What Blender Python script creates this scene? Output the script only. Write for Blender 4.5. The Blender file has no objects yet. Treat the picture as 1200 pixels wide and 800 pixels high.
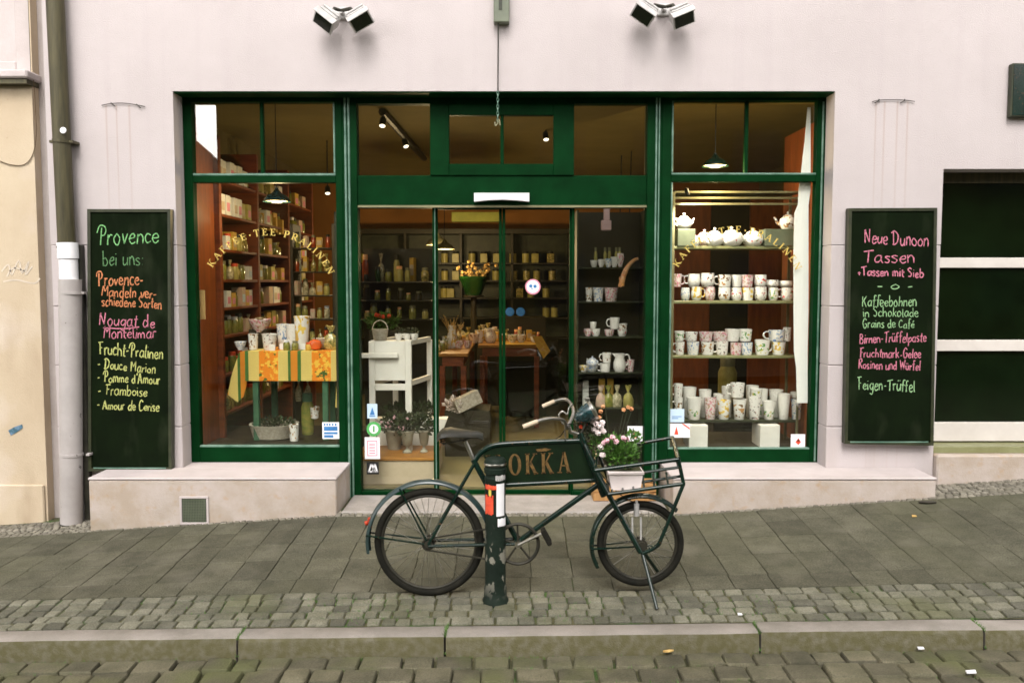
import bpy, math, random
from mathutils import Vector, Matrix
R = math.radians
random.seed(7)
sc = bpy.context.scene
C = sc.collection
# ------------------------------------------------------------------ camera, light, exposure
CAM_Y, CAM_Z, PITCH, FPX = -7.0, 1.84, R(4.0), 1000.0
cd = bpy.data.cameras.new('camera'); cam = bpy.data.objects.new('camera', cd); C.objects.link(cam)
cam.location = (0, CAM_Y, CAM_Z); cam.rotation_euler = (R(90) - PITCH, 0, 0)
cd.sensor_width = 36; cd.lens = 30; cd.clip_start = .05; cd.clip_end = 1500
sc.camera = cam
SUN_EL, SUN_AZ = 50, 184                       # degrees; azimuth clockwise from +Y
w = bpy.data.worlds.new('World'); sc.world = w; w.use_nodes = True
nt = w.node_tree
bg = nt.nodes['Background']
sky = nt.nodes.new('ShaderNodeTexSky'); sky.sky_type = 'NISHITA'; sky.sun_disc = False
sky.sun_elevation = R(SUN_EL); sky.sun_rotation = R(SUN_AZ); sky.dust_density = 9; sky.air_density = 1.3
hs = nt.nodes.new('ShaderNodeHueSaturation'); hs.inputs['Saturation'].default_value = .12
tint = nt.nodes.new('ShaderNodeMix'); tint.data_type = 'RGBA'; tint.blend_type = 'MULTIPLY'
tint.inputs['Factor'].default_value = 1; tint.inputs['B'].default_value = (1.0, .968, .945, 1)
nt.links.new(sky.outputs[0], hs.inputs['Color']); nt.links.new(hs.outputs[0], tint.inputs['A'])
# sky brightness raised near the horizon, added to strengthen its reflection in the glass
gtc = nt.nodes.new('ShaderNodeTexCoord'); gsp = nt.nodes.new('ShaderNodeSeparateXYZ'); nt.links.new(gtc.outputs['Generated'], gsp.inputs[0])
gmr = nt.nodes.new('ShaderNodeMapRange'); gmr.interpolation_type = 'SMOOTHSTEP'
gmr.inputs[1].default_value = .16; gmr.inputs[2].default_value = .36; gmr.inputs[3].default_value = 9.0; gmr.inputs[4].default_value = 1
nt.links.new(gsp.outputs[2], gmr.inputs[0])
gsc = nt.nodes.new('ShaderNodeVectorMath'); gsc.operation = 'SCALE'; nt.links.new(tint.outputs['Result'], gsc.inputs[0]); nt.links.new(gmr.outputs[0], gsc.inputs['Scale'])
nt.links.new(gsc.outputs[0], bg.inputs['Color']); bg.inputs['Strength'].default_value = .15
sl = bpy.data.lights.new('sun', 'SUN'); sl.energy = 1.1; sl.angle = R(25); sl.color = (1, .96, .92)
so = bpy.data.objects.new('sun', sl); C.objects.link(so)
d = Vector((math.sin(R(SUN_AZ)) * math.cos(R(SUN_EL)), math.cos(R(SUN_AZ)) * math.cos(R(SUN_EL)), math.sin(R(SUN_EL))))
so.rotation_euler = d.to_track_quat('Z', 'Y').to_euler()
so.location = (0, -8, 14)
sc.view_settings.view_transform = 'Standard'; sc.view_settings.look = 'None'
sc.view_settings.exposure = 0.28; sc.view_settings.gamma = 1
sc.render.engine = 'CYCLES'
sc.cycles.use_denoising = True
sc.cycles.filter_width = 1.6
sc.cycles.max_bounces = 10; sc.cycles.transparent_max_bounces = 24
sc.cycles.diffuse_bounces = 4; sc.cycles.sample_clamp_indirect = 1.2

# ------------------------------------------------------------------ pixel <-> place helpers (1200x800 photo)
CS, SN = math.cos(PITCH), math.sin(PITCH)
def P(px, py, Y):
    u, v = (px - 600) / FPX, (400 - py) / FPX
    t = (Y - CAM_Y) / (CS + v * SN)
    return Vector((u * t, Y, CAM_Z + (-SN + v * CS) * t))
def X(px, Y, py=330): return P(px, py, Y).x
def Z(py, Y): return P(600, py, Y).z
def S(Y): return (Y - CAM_Y) / FPX          # metres per photo pixel at depth Y
def sstep(t):
    t = max(0, min(1, t)); return t * t * (3 - 2 * t)
WALL_Y, FRAME_Y, PLINTH_Y, KERB_Y = 0.0, 0.2, -0.28, -2.45
def zw(x):
    x = max(-4.6, min(4.6, x))
    if x < -1.4: return .015 + .068 * (x + 1.4)
    if x > 1.2: return .015 + .068 * (x - 1.2)
    return .015
def zk(x): return -.092 + .0117 * max(-14, min(14, x))
def g(x, y):
    t = max(0, min(1, (y - KERB_Y) / (PLINTH_Y - KERB_Y)))
    return zk(x) * (1 - t) + zw(x) * t
def zr(x): return zk(x) - .105

# ------------------------------------------------------------------ mesh builder
_corner = [(a, b, c) for a in (-1, 1) for b in (-1, 1) for c in (-1, 1)]
class MB:
    def __init__(s): s.v, s.f, s.sm = [], [], []
    def add(s, vs, fs, smooth=False, M=None):
        o = len(s.v)
        s.v += [(M @ Vector(v)) if M else Vector(v) for v in vs]
        s.f += [tuple(i + o for i in f) for f in fs]
        s.sm += [smooth] * len(fs)
        return s
    def box(s, x0, x1, y0, y1, z0, z1, c=0.0, M=None):
        x0, x1 = min(x0, x1), max(x0, x1); y0, y1 = min(y0, y1), max(y0, y1); z0, z1 = min(z0, z1), max(z0, z1)
        if c <= 0:
            vs = [(x, y, z) for x in (x0, x1) for y in (y0, y1) for z in (z0, z1)]
            return s.add(vs, [(0, 1, 3, 2), (4, 6, 7, 5), (0, 4, 5, 1), (2, 3, 7, 6), (0, 2, 6, 4), (1, 5, 7, 3)], False, M)
        lo, hi = (x0, y0, z0), (x1, y1, z1)
        c = min(c, (x1 - x0) * .45, (y1 - y0) * .45, (z1 - z0) * .45)
        vs, ix = [], {}
        for k in _corner:
            for a in range(3):
                p = [(hi[i] if k[i] > 0 else lo[i]) - (0 if i == a else k[i] * c) for i in range(3)]
                ix[k, a] = len(vs); vs.append(p)
        fs = []
        for a in range(3):
            b, e = (a + 1) % 3, (a + 2) % 3
            for sg in (-1, 1):
                q = []
                for (sb, se) in ((-1, -1), (1, -1), (1, 1), (-1, 1)):
                    k = [0, 0, 0]; k[a], k[b], k[e] = sg, sb, se; q.append(ix[tuple(k), a])
                fs.append(tuple(q))
            for sa in (-1, 1):
                for sb in (-1, 1):
                    k1 = [0, 0, 0]; k1[a], k1[b], k1[e] = sa, sb, -1
                    k2 = list(k1); k2[e] = 1; k1, k2 = tuple(k1), tuple(k2)
                    fs.append((ix[k1, a], ix[k1, b], ix[k2, b], ix[k2, a]))
        for k in _corner: fs.append((ix[k, 0], ix[k, 1], ix[k, 2]))
        return s.add(vs, fs, False, M)
    def lathe(s, prof, c=(0, 0, 0), n=20, M=None, smooth=True, cap=True):
        # prof: list of (radius, z)
        vs, fs = [], []
        for r, z in prof:
            for i in range(n):
                a = 2 * math.pi * i / n
                vs.append((c[0] + r * math.cos(a), c[1] + r * math.sin(a), c[2] + z))
        for j in range(len(prof) - 1):
            for i in range(n):
                k = (i + 1) % n
                fs.append((j * n + i, j * n + k, (j + 1) * n + k, (j + 1) * n + i))
        if cap:
            fs.append(tuple(range(n))); fs.append(tuple((len(prof) - 1) * n + i for i in range(n)))
        return s.add(vs, fs, smooth, M)
    def tube(s, pts, r, n=8, M=None, closed=False, smoothpts=0):
        pts = [Vector(p) for p in pts]
        if smoothpts: pts = smooth_line(pts, smoothpts, closed)
        m = len(pts); rr = r if isinstance(r, (list, tuple)) else [r] * m
        if len(rr) != m: rr = [rr[0] + (rr[-1] - rr[0]) * i / (m - 1) for i in range(m)]
        T = []
        for i in range(m):
            a = pts[(i - 1) % m] if (closed or i) else pts[0]
            b = pts[(i + 1) % m] if (closed or i < m - 1) else pts[-1]
            T.append((b - a).normalized())
        up = Vector((0, 0, 1)) if abs(T[0].z) < .9 else Vector((1, 0, 0))
        N = (up - T[0] * up.dot(T[0])).normalized()
        vs, fs = [], []
        for i in range(m):
            N = (N - T[i] * N.dot(T[i])).normalized(); B = T[i].cross(N)
            for j in range(n):
                a = 2 * math.pi * j / n
                vs.append(pts[i] + (N * math.cos(a) + B * math.sin(a)) * rr[i])
        for i in range(m if closed else m - 1):
            q = (i + 1) % m
            for j in range(n):
                k = (j + 1) % n
                fs.append((i * n + j, i * n + k, q * n + k, q * n + j))
        if not closed:
            fs.append(tuple(range(n))); fs.append(tuple((m - 1) * n + j for j in range(n)))
        return s.add(vs, fs, True, M)
    def torus(s, c, R_, r, axis='Y', n=48, m=10, M=None):
        pts = []
        for i in range(n):
            a = 2 * math.pi * i / n
            x, y = R_ * math.cos(a), R_ * math.sin(a)
            pts.append(Vector(c) + (Vector((x, 0, y)) if axis == 'Y' else Vector((x, y, 0)) if axis == 'Z' else Vector((0, x, y))))
        return s.tube(pts, r, m, M, closed=True)
    def prism(s, poly, y0, y1, M=None, smooth=False):       # polygon in XZ, thick along Y
        n = len(poly)
        vs = [(p[0], y0, p[1]) for p in poly] + [(p[0], y1, p[1]) for p in poly]
        fs = [tuple(range(n)), tuple(range(n, 2 * n))] + [(i, (i + 1) % n, n + (i + 1) % n, n + i) for i in range(n)]
        return s.add(vs, fs, smooth, M)
    def ball(s, c, r, n=10, m=7, sc=(1, 1, 1), M=None):
        vs, fs = [], []
        for j in range(m + 1):
            t = math.pi * j / m
            for i in range(n):
                a = 2 * math.pi * i / n
                vs.append((c[0] + r * sc[0] * math.sin(t) * math.cos(a), c[1] + r * sc[1] * math.sin(t) * math.sin(a), c[2] + r * sc[2] * math.cos(t)))
        for j in range(m):
            for i in range(n):
                k = (i + 1) % n
                fs.append((j * n + i, j * n + k, (j + 1) * n + k, (j + 1) * n + i))
        return s.add(vs, fs, True, M)
    def ribbon(s, pts, w, y, thick=.0012, ends=True):       # flat stroke in XZ at depth y, facing -Y
        pts = [Vector((p[0], 0, p[1])) for p in pts]
        if len(pts) < 2: return s
        L, Rr = [], []
        for i, p in enumerate(pts):
            a, b = pts[max(0, i - 1)], pts[min(len(pts) - 1, i + 1)]
            t = (b - a)
            if t.length < 1e-9: t = Vector((1, 0, 0))
            t.normalize(); nrm = Vector((-t.z, 0, t.x))
            ww = (w[i] if isinstance(w, list) else w) * .5
            L.append(p + nrm * ww); Rr.append(p - nrm * ww)
        m = len(pts)
        vs = [(q.x, y, q.z) for q in L + Rr] + [(q.x, y + thick, q.z) for q in L + Rr]
        fs = []
        for i in range(m - 1):
            fs += [(i, i + 1, m + i + 1, m + i), (2 * m + i, 3 * m + i, 3 * m + i + 1, 2 * m + i + 1),
                   (i, 2 * m + i, 2 * m + i + 1, i + 1), (m + i, m + i + 1, 3 * m + i + 1, 3 * m + i)]
        fs += [(0, m, 3 * m, 2 * m), (m - 1, 3 * m - 1, 4 * m - 1, 2 * m - 1)]
        return s.add(vs, fs)
    def build(s, name, mat, parent=None, base=True, recalc=True):
        me = bpy.data.meshes.new(name)
        off = wl(parent) if parent else Vector((0, 0, 0))
        o = bpy.data.objects.new(name, me)
        if not parent and base and s.v:
            xs = [v.x for v in s.v]; ys = [v.y for v in s.v]; zs = [v.z for v in s.v]
            off = Vector(((min(xs) + max(xs)) / 2, (min(ys) + max(ys)) / 2, min(zs)))
            o.location = off
        me.from_pydata([v - off for v in s.v], [], s.f)
        me.polygons.foreach_set('use_smooth', s.sm)
        if recalc:
            import bmesh
            b = bmesh.new(); b.from_mesh(me); bmesh.ops.recalc_face_normals(b, faces=b.faces); b.to_mesh(me); b.free()
        if any(s.sm): me.set_sharp_from_angle(angle=R(42))
        me.materials.append(mat); me.update()
        C.objects.link(o)
        if parent: o.parent = parent
        return o
def smooth_line(pts, k=4, closed=False):
    out, m = [], len(pts)
    if m < 3: return pts
    for i in range(m if closed else m - 1):
        p0 = pts[(i - 1) % m] if (closed or i) else pts[0]; p1 = pts[i]; p2 = pts[(i + 1) % m]
        p3 = pts[(i + 2) % m] if (closed or i < m - 2) else pts[-1]
        for j in range(k):
            t = j / k
            out.append(.5 * ((2 * p1) + (p2 - p0) * t + (2 * p0 - 5 * p1 + 4 * p2 - p3) * t * t + (3 * p1 - p0 - 3 * p2 + p3) * t ** 3))
    if not closed: out.append(pts[-1])
    return out
def wl(o):
    v = Vector((0, 0, 0))
    while o: v = v + o.location; o = o.parent
    return v
def tag(o, label=None, cat=None, group=None, kind=None):
    if label: o['label'] = label
    if cat: o['category'] = cat
    if group: o['group'] = group
    if kind: o['kind'] = kind
    return o
def empty(name, loc, label=None, cat=None, group=None):
    o = bpy.data.objects.new(name, None); o.empty_display_size = .1; o.location = loc; C.objects.link(o)
    return tag(o, label, cat, group)
def copy_tree(o, parent=None):
    c = o.copy(); C.objects.link(c)
    if parent: c.parent = parent
    for ch in list(o.children): copy_tree(ch, c)
    return c

# ------------------------------------------------------------------ materials
def pm(name, col, rough=.6, col2=None, scale=6, lo=.35, hi=.65, detail=6, bump=0, bscale=80, metal=0, spec=.5,
       fine=0, fscale=220, island=0, coat=0, stretch=None, emit=None, estr=0, rnd=False, dist=.01):
    m = bpy.data.materials.new(name); m.use_nodes = True
    n, l = m.node_tree.nodes, m.node_tree.links
    b = n['Principled BSDF']
    b.inputs['Roughness'].default_value = rough; b.inputs['Metallic'].default_value = metal
    b.inputs['Specular IOR Level'].default_value = spec; b.inputs['Coat Weight'].default_value = coat
    tc = n.new('ShaderNodeTexCoord'); vec = tc.outputs['Object']
    if rnd:
        oi = n.new('ShaderNodeObjectInfo'); ad = n.new('ShaderNodeVectorMath'); ad.operation = 'MULTIPLY_ADD'
        ad.inputs[1].default_value = (1, 1, 1); cx = n.new('ShaderNodeVectorMath'); cx.operation = 'SCALE'
        cx.inputs[0].default_value = (37, 19, 53); l.new(oi.outputs['Random'], cx.inputs['Scale'])
        l.new(vec, ad.inputs[0]); l.new(cx.outputs[0], ad.inputs[2]); vec = ad.outputs[0]
    if stretch:
        mp = n.new('ShaderNodeMapping'); mp.inputs['Scale'].default_value = stretch; l.new(vec, mp.inputs[0]); vec = mp.outputs[0]
    c2 = col2 or tuple(x * .78 for x in col)
    no = n.new('ShaderNodeTexNoise'); no.inputs['Scale'].default_value = scale; no.inputs['Detail'].default_value = detail
    no.inputs['Roughness'].default_value = .62; l.new(vec, no.inputs['Vector'])
    rp = n.new('ShaderNodeMapRange'); rp.inputs[1].default_value = lo; rp.inputs[2].default_value = hi; l.new(no.outputs['Fac'], rp.inputs[0])
    mx = n.new('ShaderNodeMix'); mx.data_type = 'RGBA'; mx.inputs['A'].default_value = (*c2, 1); mx.inputs['B'].default_value = (*col, 1)
    l.new(rp.outputs[0], mx.inputs['Factor']); out = mx.outputs['Result']
    def mulv(out, src, a, bb):
        r_ = n.new('ShaderNodeMapRange'); r_.inputs[3].default_value = a; r_.inputs[4].default_value = bb; l.new(src, r_.inputs[0])
        k = n.new('ShaderNodeVectorMath'); k.operation = 'SCALE'; l.new(out, k.inputs[0]); l.new(r_.outputs[0], k.inputs['Scale'])
        return k.outputs[0]
    if fine:
        nf = n.new('ShaderNodeTexNoise'); nf.inputs['Scale'].default_value = fscale; nf.inputs['Detail'].default_value = 2; l.new(vec, nf.inputs['Vector'])
        out = mulv(out, nf.outputs['Fac'], 1 - fine, 1 + fine)
    if island:
        ge = n.new('ShaderNodeNewGeometry'); out = mulv(out, ge.outputs['Random Per Island'], 1 - island, 1 + island)
    l.new(out, b.inputs['Base Color'])
    if bump:
        nb = n.new('ShaderNodeTexNoise'); nb.inputs['Scale'].default_value = bscale; nb.inputs['Detail'].default_value = 4; l.new(vec, nb.inputs['Vector'])
        bp = n.new('ShaderNodeBump'); bp.inputs['Strength'].default_value = bump; bp.inputs['Distance'].default_value = dist
        l.new(nb.outputs['Fac'], bp.inputs['Height']); l.new(bp.outputs[0], b.inputs['Normal'])
    if emit:
        b.inputs['Emission Color'].default_value = (*emit, 1); b.inputs['Emission Strength'].default_value = estr
    m['out'] = 0
    return m
def color_out(m):      # the socket that feeds base colour
    b = m.node_tree.nodes['Principled BSDF']; return b.inputs['Base Color'].links[0].from_socket, b
def overlay(m, maskfn, col):
    n, l = m.node_tree.nodes, m.node_tree.links
    out, b = color_out(m)
    mx = n.new('ShaderNodeMix'); mx.data_type = 'RGBA'; mx.inputs['B'].default_value = (*col, 1)
    l.new(out, mx.inputs['A']); l.new(maskfn(n, l), mx.inputs['Factor']); l.new(mx.outputs['Result'], b.inputs['Base Color'])
    return m
def m_math(n, l, op, a, b=None):
    q = n.new('ShaderNodeMath'); q.operation = op
    for i, v in enumerate((a, b)):
        if v is None: continue
        if isinstance(v, (int, float)): q.inputs[i].default_value = v
        else: l.new(v, q.inputs[i])
    return q.outputs[0]
def world_xyz(n, l):
    ge = n.new('ShaderNodeNewGeometry'); sp = n.new('ShaderNodeSeparateXYZ'); l.new(ge.outputs['Position'], sp.inputs[0]); return sp.outputs
def noise(n, l, scale, detail=4, stretch=None, world=True):
    if world: v = n.new('ShaderNodeNewGeometry').outputs['Position']
    else: v = n.new('ShaderNodeTexCoord').outputs['Object']
    if stretch:
        mp = n.new('ShaderNodeMapping'); mp.inputs['Scale'].default_value = stretch; l.new(v, mp.inputs[0]); v = mp.outputs[0]
    q = n.new('ShaderNodeTexNoise'); q.inputs['Scale'].default_value = scale; q.inputs['Detail'].default_value = detail; l.new(v, q.inputs['Vector'])
    return q.outputs['Fac']
def ramp(n, l, v, a, b, o0=0, o1=1):
    r_ = n.new('ShaderNodeMapRange'); r_.inputs[1].default_value = a; r_.inputs[2].default_value = b
    r_.inputs[3].default_value = o0; r_.inputs[4].default_value = o1; l.new(v, r_.inputs[0]); return r_.outputs[0]

M = {}
M['plaster'] = pm('plaster', (.515, .467, .468), .9, (.472, .427, .426), 1.2, bump=.4, bscale=120, fine=.05, fscale=115)
def streaks(n, l):      # rust runs below old fixings, and grime near the pavement
    x, y, z = world_xyz(n, l)
    tot = None
    for (px, pt, pb, wd) in ((126, 123, 244, .012), (138, 123, 244, .010), (153, 123, 244, .012), (1025, 119, 243, .010), (1035, 119, 243, .012), (1050, 119, 243, .012), (1062, 119, 243, .012)):
        xc = X(px, 0, 180); z0, z1 = Z(pb, 0), Z(pt, 0)
        a = m_math(n, l, 'ABSOLUTE', m_math(n, l, 'SUBTRACT', x, xc))
        k = ramp(n, l, a, wd * .2, wd, 1, 0)
        k = m_math(n, l, 'MULTIPLY', k, m_math(n, l, 'MULTIPLY', ramp(n, l, z, z0 - .2, z1, .25, 1), m_math(n, l, 'LESS_THAN', z, z1)))
        tot = k if tot is None else m_math(n, l, 'MAXIMUM', tot, k)
    return m_math(n, l, 'MULTIPLY', tot, .38)
overlay(M['plaster'], streaks, (.34, .22, .16))
def rain(n, l):
    x, y, z = world_xyz(n, l)
    return m_math(n, l, 'MULTIPLY', ramp(n, l, noise(n, l, 9, 6, (1, 1, .035)), .50, .78), ramp(n, l, noise(n, l, .7, 3), .35, .65, .1, .5))
overlay(M['plaster'], rain, (.44, .385, .40))
def grime(n, l):
    x, y, z = world_xyz(n, l)
    return m_math(n, l, 'MULTIPLY', ramp(n, l, noise(n, l, 5, 5, (1, 1, .25)), .45, .75), ramp(n, l, z, 1.3, .3, 0, .35))
overlay(M['plaster'], grime, (.35, .29, .25))
M['stone'] = pm('plinth_stone', (.48, .42, .385), .85, (.40, .33, .265), 3.5, .38, .62, bump=.3, bscale=90, fine=.08)
overlay(M['stone'], lambda n, l: ramp(n, l, noise(n, l, 11, 5), .58, .75, 0, .7), (.42, .29, .17))
overlay(M['stone'], lambda n, l: m_math(n, l, 'MULTIPLY', ramp(n, l, noise(n, l, 5, 5), .42, .7), ramp(n, l, world_xyz(n, l)[2], .22, -.08, 0, .8)), (.30, .25, .18))
M['sill'] = pm('sill_stone', (.52, .465, .46), .8, (.45, .40, .39), 4, bump=.2, bscale=120, fine=.06)
M['threshold'] = pm('threshold_stone', (.32, .295, .275), .85, (.24, .22, .20), 6, bump=.4, bscale=90, fine=.3, fscale=150)
M['joint'] = pm('grey_joint_plaster', (.44, .40, .385), .9, (.36, .32, .30), 3, bump=.3, bscale=100, fine=.1)
M['cream'] = pm('cream_plaster', (.55, .46, .335), .9, (.47, .375, .262), 1.3, bump=.35, bscale=110, fine=.06)
overlay(M['cream'], lambda n, l: ramp(n, l, noise(n, l, 1.7, 5), .54, .70, 0, .75), (.60, .52, .44))
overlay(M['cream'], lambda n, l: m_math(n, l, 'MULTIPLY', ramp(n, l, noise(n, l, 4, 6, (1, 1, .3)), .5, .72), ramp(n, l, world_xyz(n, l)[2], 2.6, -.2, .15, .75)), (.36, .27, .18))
overlay(M['cream'], lambda n, l: ramp(n, l, noise(n, l, 14, 3), .70, .76, 0, .6), (.38, .28, .18))
M['green'] = pm('green_paint', (.0016, .031, .0072), .5, (.001, .020, .0045), 5, bump=.08, bscale=60, spec=.05)
M['greenlt'] = pm('green_paint_pale', (.16, .27, .21), .45, (.05, .13, .09), 8, spec=.6)  # paler green; on the frame beads the edge highlight is put into the colour
M['bike'] = pm('bike_enamel', (.004, .020, .013), .22, (.002, .010, .007), 9, bump=.04, bscale=120, spec=.45)
overlay(M['bike'], lambda n, l: ramp(n, l, noise(n, l, 55, 5), .64, .70, 0, .75), (.10, .045, .018))
M['mudguard'] = pm('bike_mudguard', (.022, .046, .046), .3, (.010, .024, .024), 9, spec=.6, coat=.2)
M['rubber'] = pm('rubber', (.008, .008, .006), .85, (.016, .015, .011), 14, bump=.2, bscale=160, spec=.15)
M['steel'] = pm('steel', (.55, .54, .50), .3, (.30, .29, .25), 12, metal=1)
M['leather'] = pm('dark_leather', (.012, .014, .009), .5, (.022, .018, .010), 30, bump=.2, bscale=150)
M['silver'] = pm('silver_paint', (.62, .61, .60), .3, (.48, .47, .46), 14, metal=.25)
M['darksteel'] = pm('dark_steel', (.045, .042, .03), .5, (.02, .02, .015), 10, metal=.4)
M['olive'] = pm('olive_zinc', (.085, .075, .035), .5, (.045, .04, .02), 3, stretch=(12, 12, 1), metal=.35, bump=.1)
M['pipewhite'] = pm('pipe_white', (.43, .40, .39), .6, (.355, .33, .318), 4, bump=.15, bscale=40, fine=.05)
overlay(M['pipewhite'], lambda n, l: ramp(n, l, noise(n, l, 22, 3), .70, .73, 0, .8), (.10, .09, .08))
M['white'] = pm('white_paint', (.86, .84, .81), .5, (.80, .77, .72), 5, bump=.1)
M['whitebright'] = pm('white_tape', (.88, .88, .90), .5, (.80, .80, .84), 9)
M['board'] = pm('blackboard', (.006, .012, .004), .85, (.004, .007, .003), 3, bump=.05, fine=.15, spec=.04)
overlay(M['board'], lambda n, l: ramp(n, l, noise(n, l, 6, 5, (1, 1, .35)), .55, .8, 0, .14), (.10, .12, .07))
M['boardframe'] = pm('board_frame', (.035, .040, .016), .5, (.015, .02, .008), 9, bump=.1)
def chalk(name, c): return pm(name, tuple(x * .85 for x in c), .95, tuple(x * .30 for x in c), 150, .36, .58, bump=.3, bscale=300)
M['ck_green'] = chalk('chalk_green', (.30, .72, .28)); M['ck_dim'] = chalk('chalk_pale_green', (.16, .36, .15))
M['ck_orange'] = chalk('chalk_orange', (.88, .33, .14)); M['ck_pink'] = chalk('chalk_pink', (.90, .30, .42))
M['ck_yellow'] = chalk('chalk_yellow', (.74, .78, .26)); M['ck_mint'] = chalk('chalk_mint', (.42, .72, .36))
M['gold'] = pm('gold_leaf', (.80, .62, .16), .45, (.62, .44, .10), 30, metal=.2)
M['bikegold'] = pm('faded_gold', (.17, .095, .024), .6, (.07, .04, .011), 40, .35, .6)
M['slab'] = pm('pavement_slab', (.092, .089, .063), .9, (.062, .061, .042), 7, bump=.6, bscale=110, fine=.8, fscale=110, island=.2, spec=.25)
overlay(M['slab'], lambda n, l: ramp(n, l, noise(n, l, 26, 3), .68, .72, 0, .65), (.045, .045, .03))
overlay(M['slab'], lambda n, l: ramp(n, l, noise(n, l, 3.1, 5), .55, .75, 0, .5), (.16, .15, .115))
overlay(M['slab'], lambda n, l: ramp(n, l, noise(n, l, .9, 6), .48, .7, 0, .55), (.085, .085, .05))
M['cobble'] = pm('cobble', (.142, .138, .104), .85, (.085, .085, .058), 7, bump=.6, bscale=90, fine=.6, fscale=120, island=.36)
overlay(M['cobble'], lambda n, l: ramp(n, l, noise(n, l, 1.6, 6), .52, .68, 0, .6), (.085, .090, .035))
M['roadcobble'] = pm('road_cobble', (.108, .098, .062), .8, (.062, .059, .033), 6, bump=.6, bscale=80, fine=.5, fscale=120, island=.32)
overlay(M['roadcobble'], lambda n, l: ramp(n, l, noise(n, l, 2.2, 6), .48, .66, 0, .7), (.085, .095, .028))
M['mosaic'] = pm('mosaic', (.20, .185, .15), .85, (.13, .12, .09), 7, bump=.5, bscale=110, fine=.25, island=.30)
M['soil'] = pm('joint_soil', (.085, .078, .035), .95, (.032, .036, .012), 12, bump=.6, bscale=80, fine=.3)
overlay(M['soil'], lambda n, l: ramp(n, l, noise(n, l, 6, 5), .52, .62, 0, .9), (.030, .070, .010))
M['kerb'] = pm('kerb_granite', (.27, .245, .22), .8, (.20, .183, .158), 5, bump=.45, bscale=120, fine=.3, fscale=260, island=.10)
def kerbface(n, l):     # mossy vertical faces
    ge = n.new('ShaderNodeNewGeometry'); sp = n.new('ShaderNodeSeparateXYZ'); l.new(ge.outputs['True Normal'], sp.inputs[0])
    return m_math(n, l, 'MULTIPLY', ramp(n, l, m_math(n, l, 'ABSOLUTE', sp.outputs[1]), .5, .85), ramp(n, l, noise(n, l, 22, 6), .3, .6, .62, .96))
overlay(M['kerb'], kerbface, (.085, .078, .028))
M['grass'] = pm('grass_blade', (.075, .17, .02), .6, (.05, .10, .015), 20)
M['road'] = pm('road_bed', (.085, .078, .045), .9, (.055, .052, .03), 4, bump=.6, bscale=30, fine=.3, fscale=40)
# interior
M['brown'] = pm('brown_wood', (.29, .070, .011), .45, (.18, .043, .007), 3, stretch=(6, 6, 1), bump=.1)
M['shelfwood'] = pm('shelf_wood', (.23, .05, .009), .5, (.13, .028, .005), 4, stretch=(1, 1, 5), bump=.1)
M['darkwood'] = pm('dark_wood', (.026, .019, .0055), .5, (.015, .011, .003), 4, stretch=(1, 6, 1))
M['orangewall'] = pm('orange_wall', (.36, .15, .03), .9, (.30, .12, .02), 2)
M['ceil'] = pm('interior_ceiling', (.26, .20, .055), .9, (.22, .17, .045), 2)
M['intwall'] = pm('interior_wall', (.17, .13, .04), .9, (.13, .10, .03), 2)
M['floor'] = pm('interior_floor', (.19, .16, .07), .5, (.14, .115, .05), 3, bump=.05)
M['beige'] = pm('beige_panel', (.58, .48, .35), .7, (.50, .41, .29), 5, bump=.15, fine=.06)
M['tabletop'] = pm('honey_wood', (.42, .19, .03), .45, (.30, .12, .02), 4, stretch=(1, 8, 1))
M['ply'] = pm('tan_wood', (.40, .22, .08), .7, (.30, .155, .05), 5, stretch=(6, 1, 1))
M['brass'] = pm('brass_post', (.24, .23, .13), .45, (.17, .16, .085), 7, metal=.2)
M['barwhite'] = pm('bar_white', (.66, .62, .58), .5, (.58, .54, .50), 4)
M['shelfedge'] = pm('shelf_edge', (.24, .25, .13), .4, (.18, .18, .08), 7)
M['greyglass'] = pm('grey_green_block', (.14, .16, .11), .4, (.10, .12, .08), 7)
M['legreen'] = pm('green_leg', (.06, .16, .085), .5, (.03, .09, .05), 7, bump=.1)
M['potgreen'] = pm('green_glaze', (.012, .06, .008), .25, (.008, .04, .005), 7)
M['potgrey'] = pm('grey_pot', (.40, .37, .29), .8, (.28, .26, .20), 9, bump=.3)
M['leaf'] = pm('leaf', (.085, .20, .028), .5, (.04, .11, .015), 18, island=.4)
M['leafdark'] = pm('dark_leaf', (.030, .060, .018), .5, (.05, .04, .02), 18, island=.5)
M['pink'] = pm('pink_petal', (.85, .45, .55), .6, (.80, .60, .62), 30, island=.2)
M['whitepetal'] = pm('white_petal', (.80, .72, .70), .6, (.70, .60, .58), 30, island=.15)
M['orangepetal'] = pm('orange_petal', (.80, .30, .12), .6, (.75, .50, .25), 30, island=.3)
M['redpetal'] = pm('red_petal', (.70, .06, .02), .6, (.6, .1, .03), 30, island=.3)
M['dried'] = pm('dried_flower', (.60, .44, .16), .8, (.42, .24, .07), 25, island=.35)
M['blueenamel'] = pm('blue_enamel', (.16, .26, .38), .25, (.05, .12, .16), 18, .4, .6, coat=.4)
M['planter'] = pm('white_planter', (.80, .72, .70), .5, (.72, .64, .62), 8)
M['bollard'] = pm('bollard_paint', (.010, .020, .013), .6, (.005, .011, .007), 6, bump=.4, bscale=40, spec=.2)
def peel(n, l):
    x, y, z = world_xyz(n, l)
    return m_math(n, l, 'MULTIPLY', ramp(n, l, noise(n, l, 15, 7, (1, 1, .6)), .56, .58), ramp(n, l, m_math(n, l, 'ABSOLUTE', m_math(n, l, 'SUBTRACT', z, .19)), .24, .10))
overlay(M['bollard'], peel, (.19, .185, .15))
M['red'] = pm('red_sticker', (.80, .10, .04), .5, (.62, .06, .03), 30)
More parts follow.
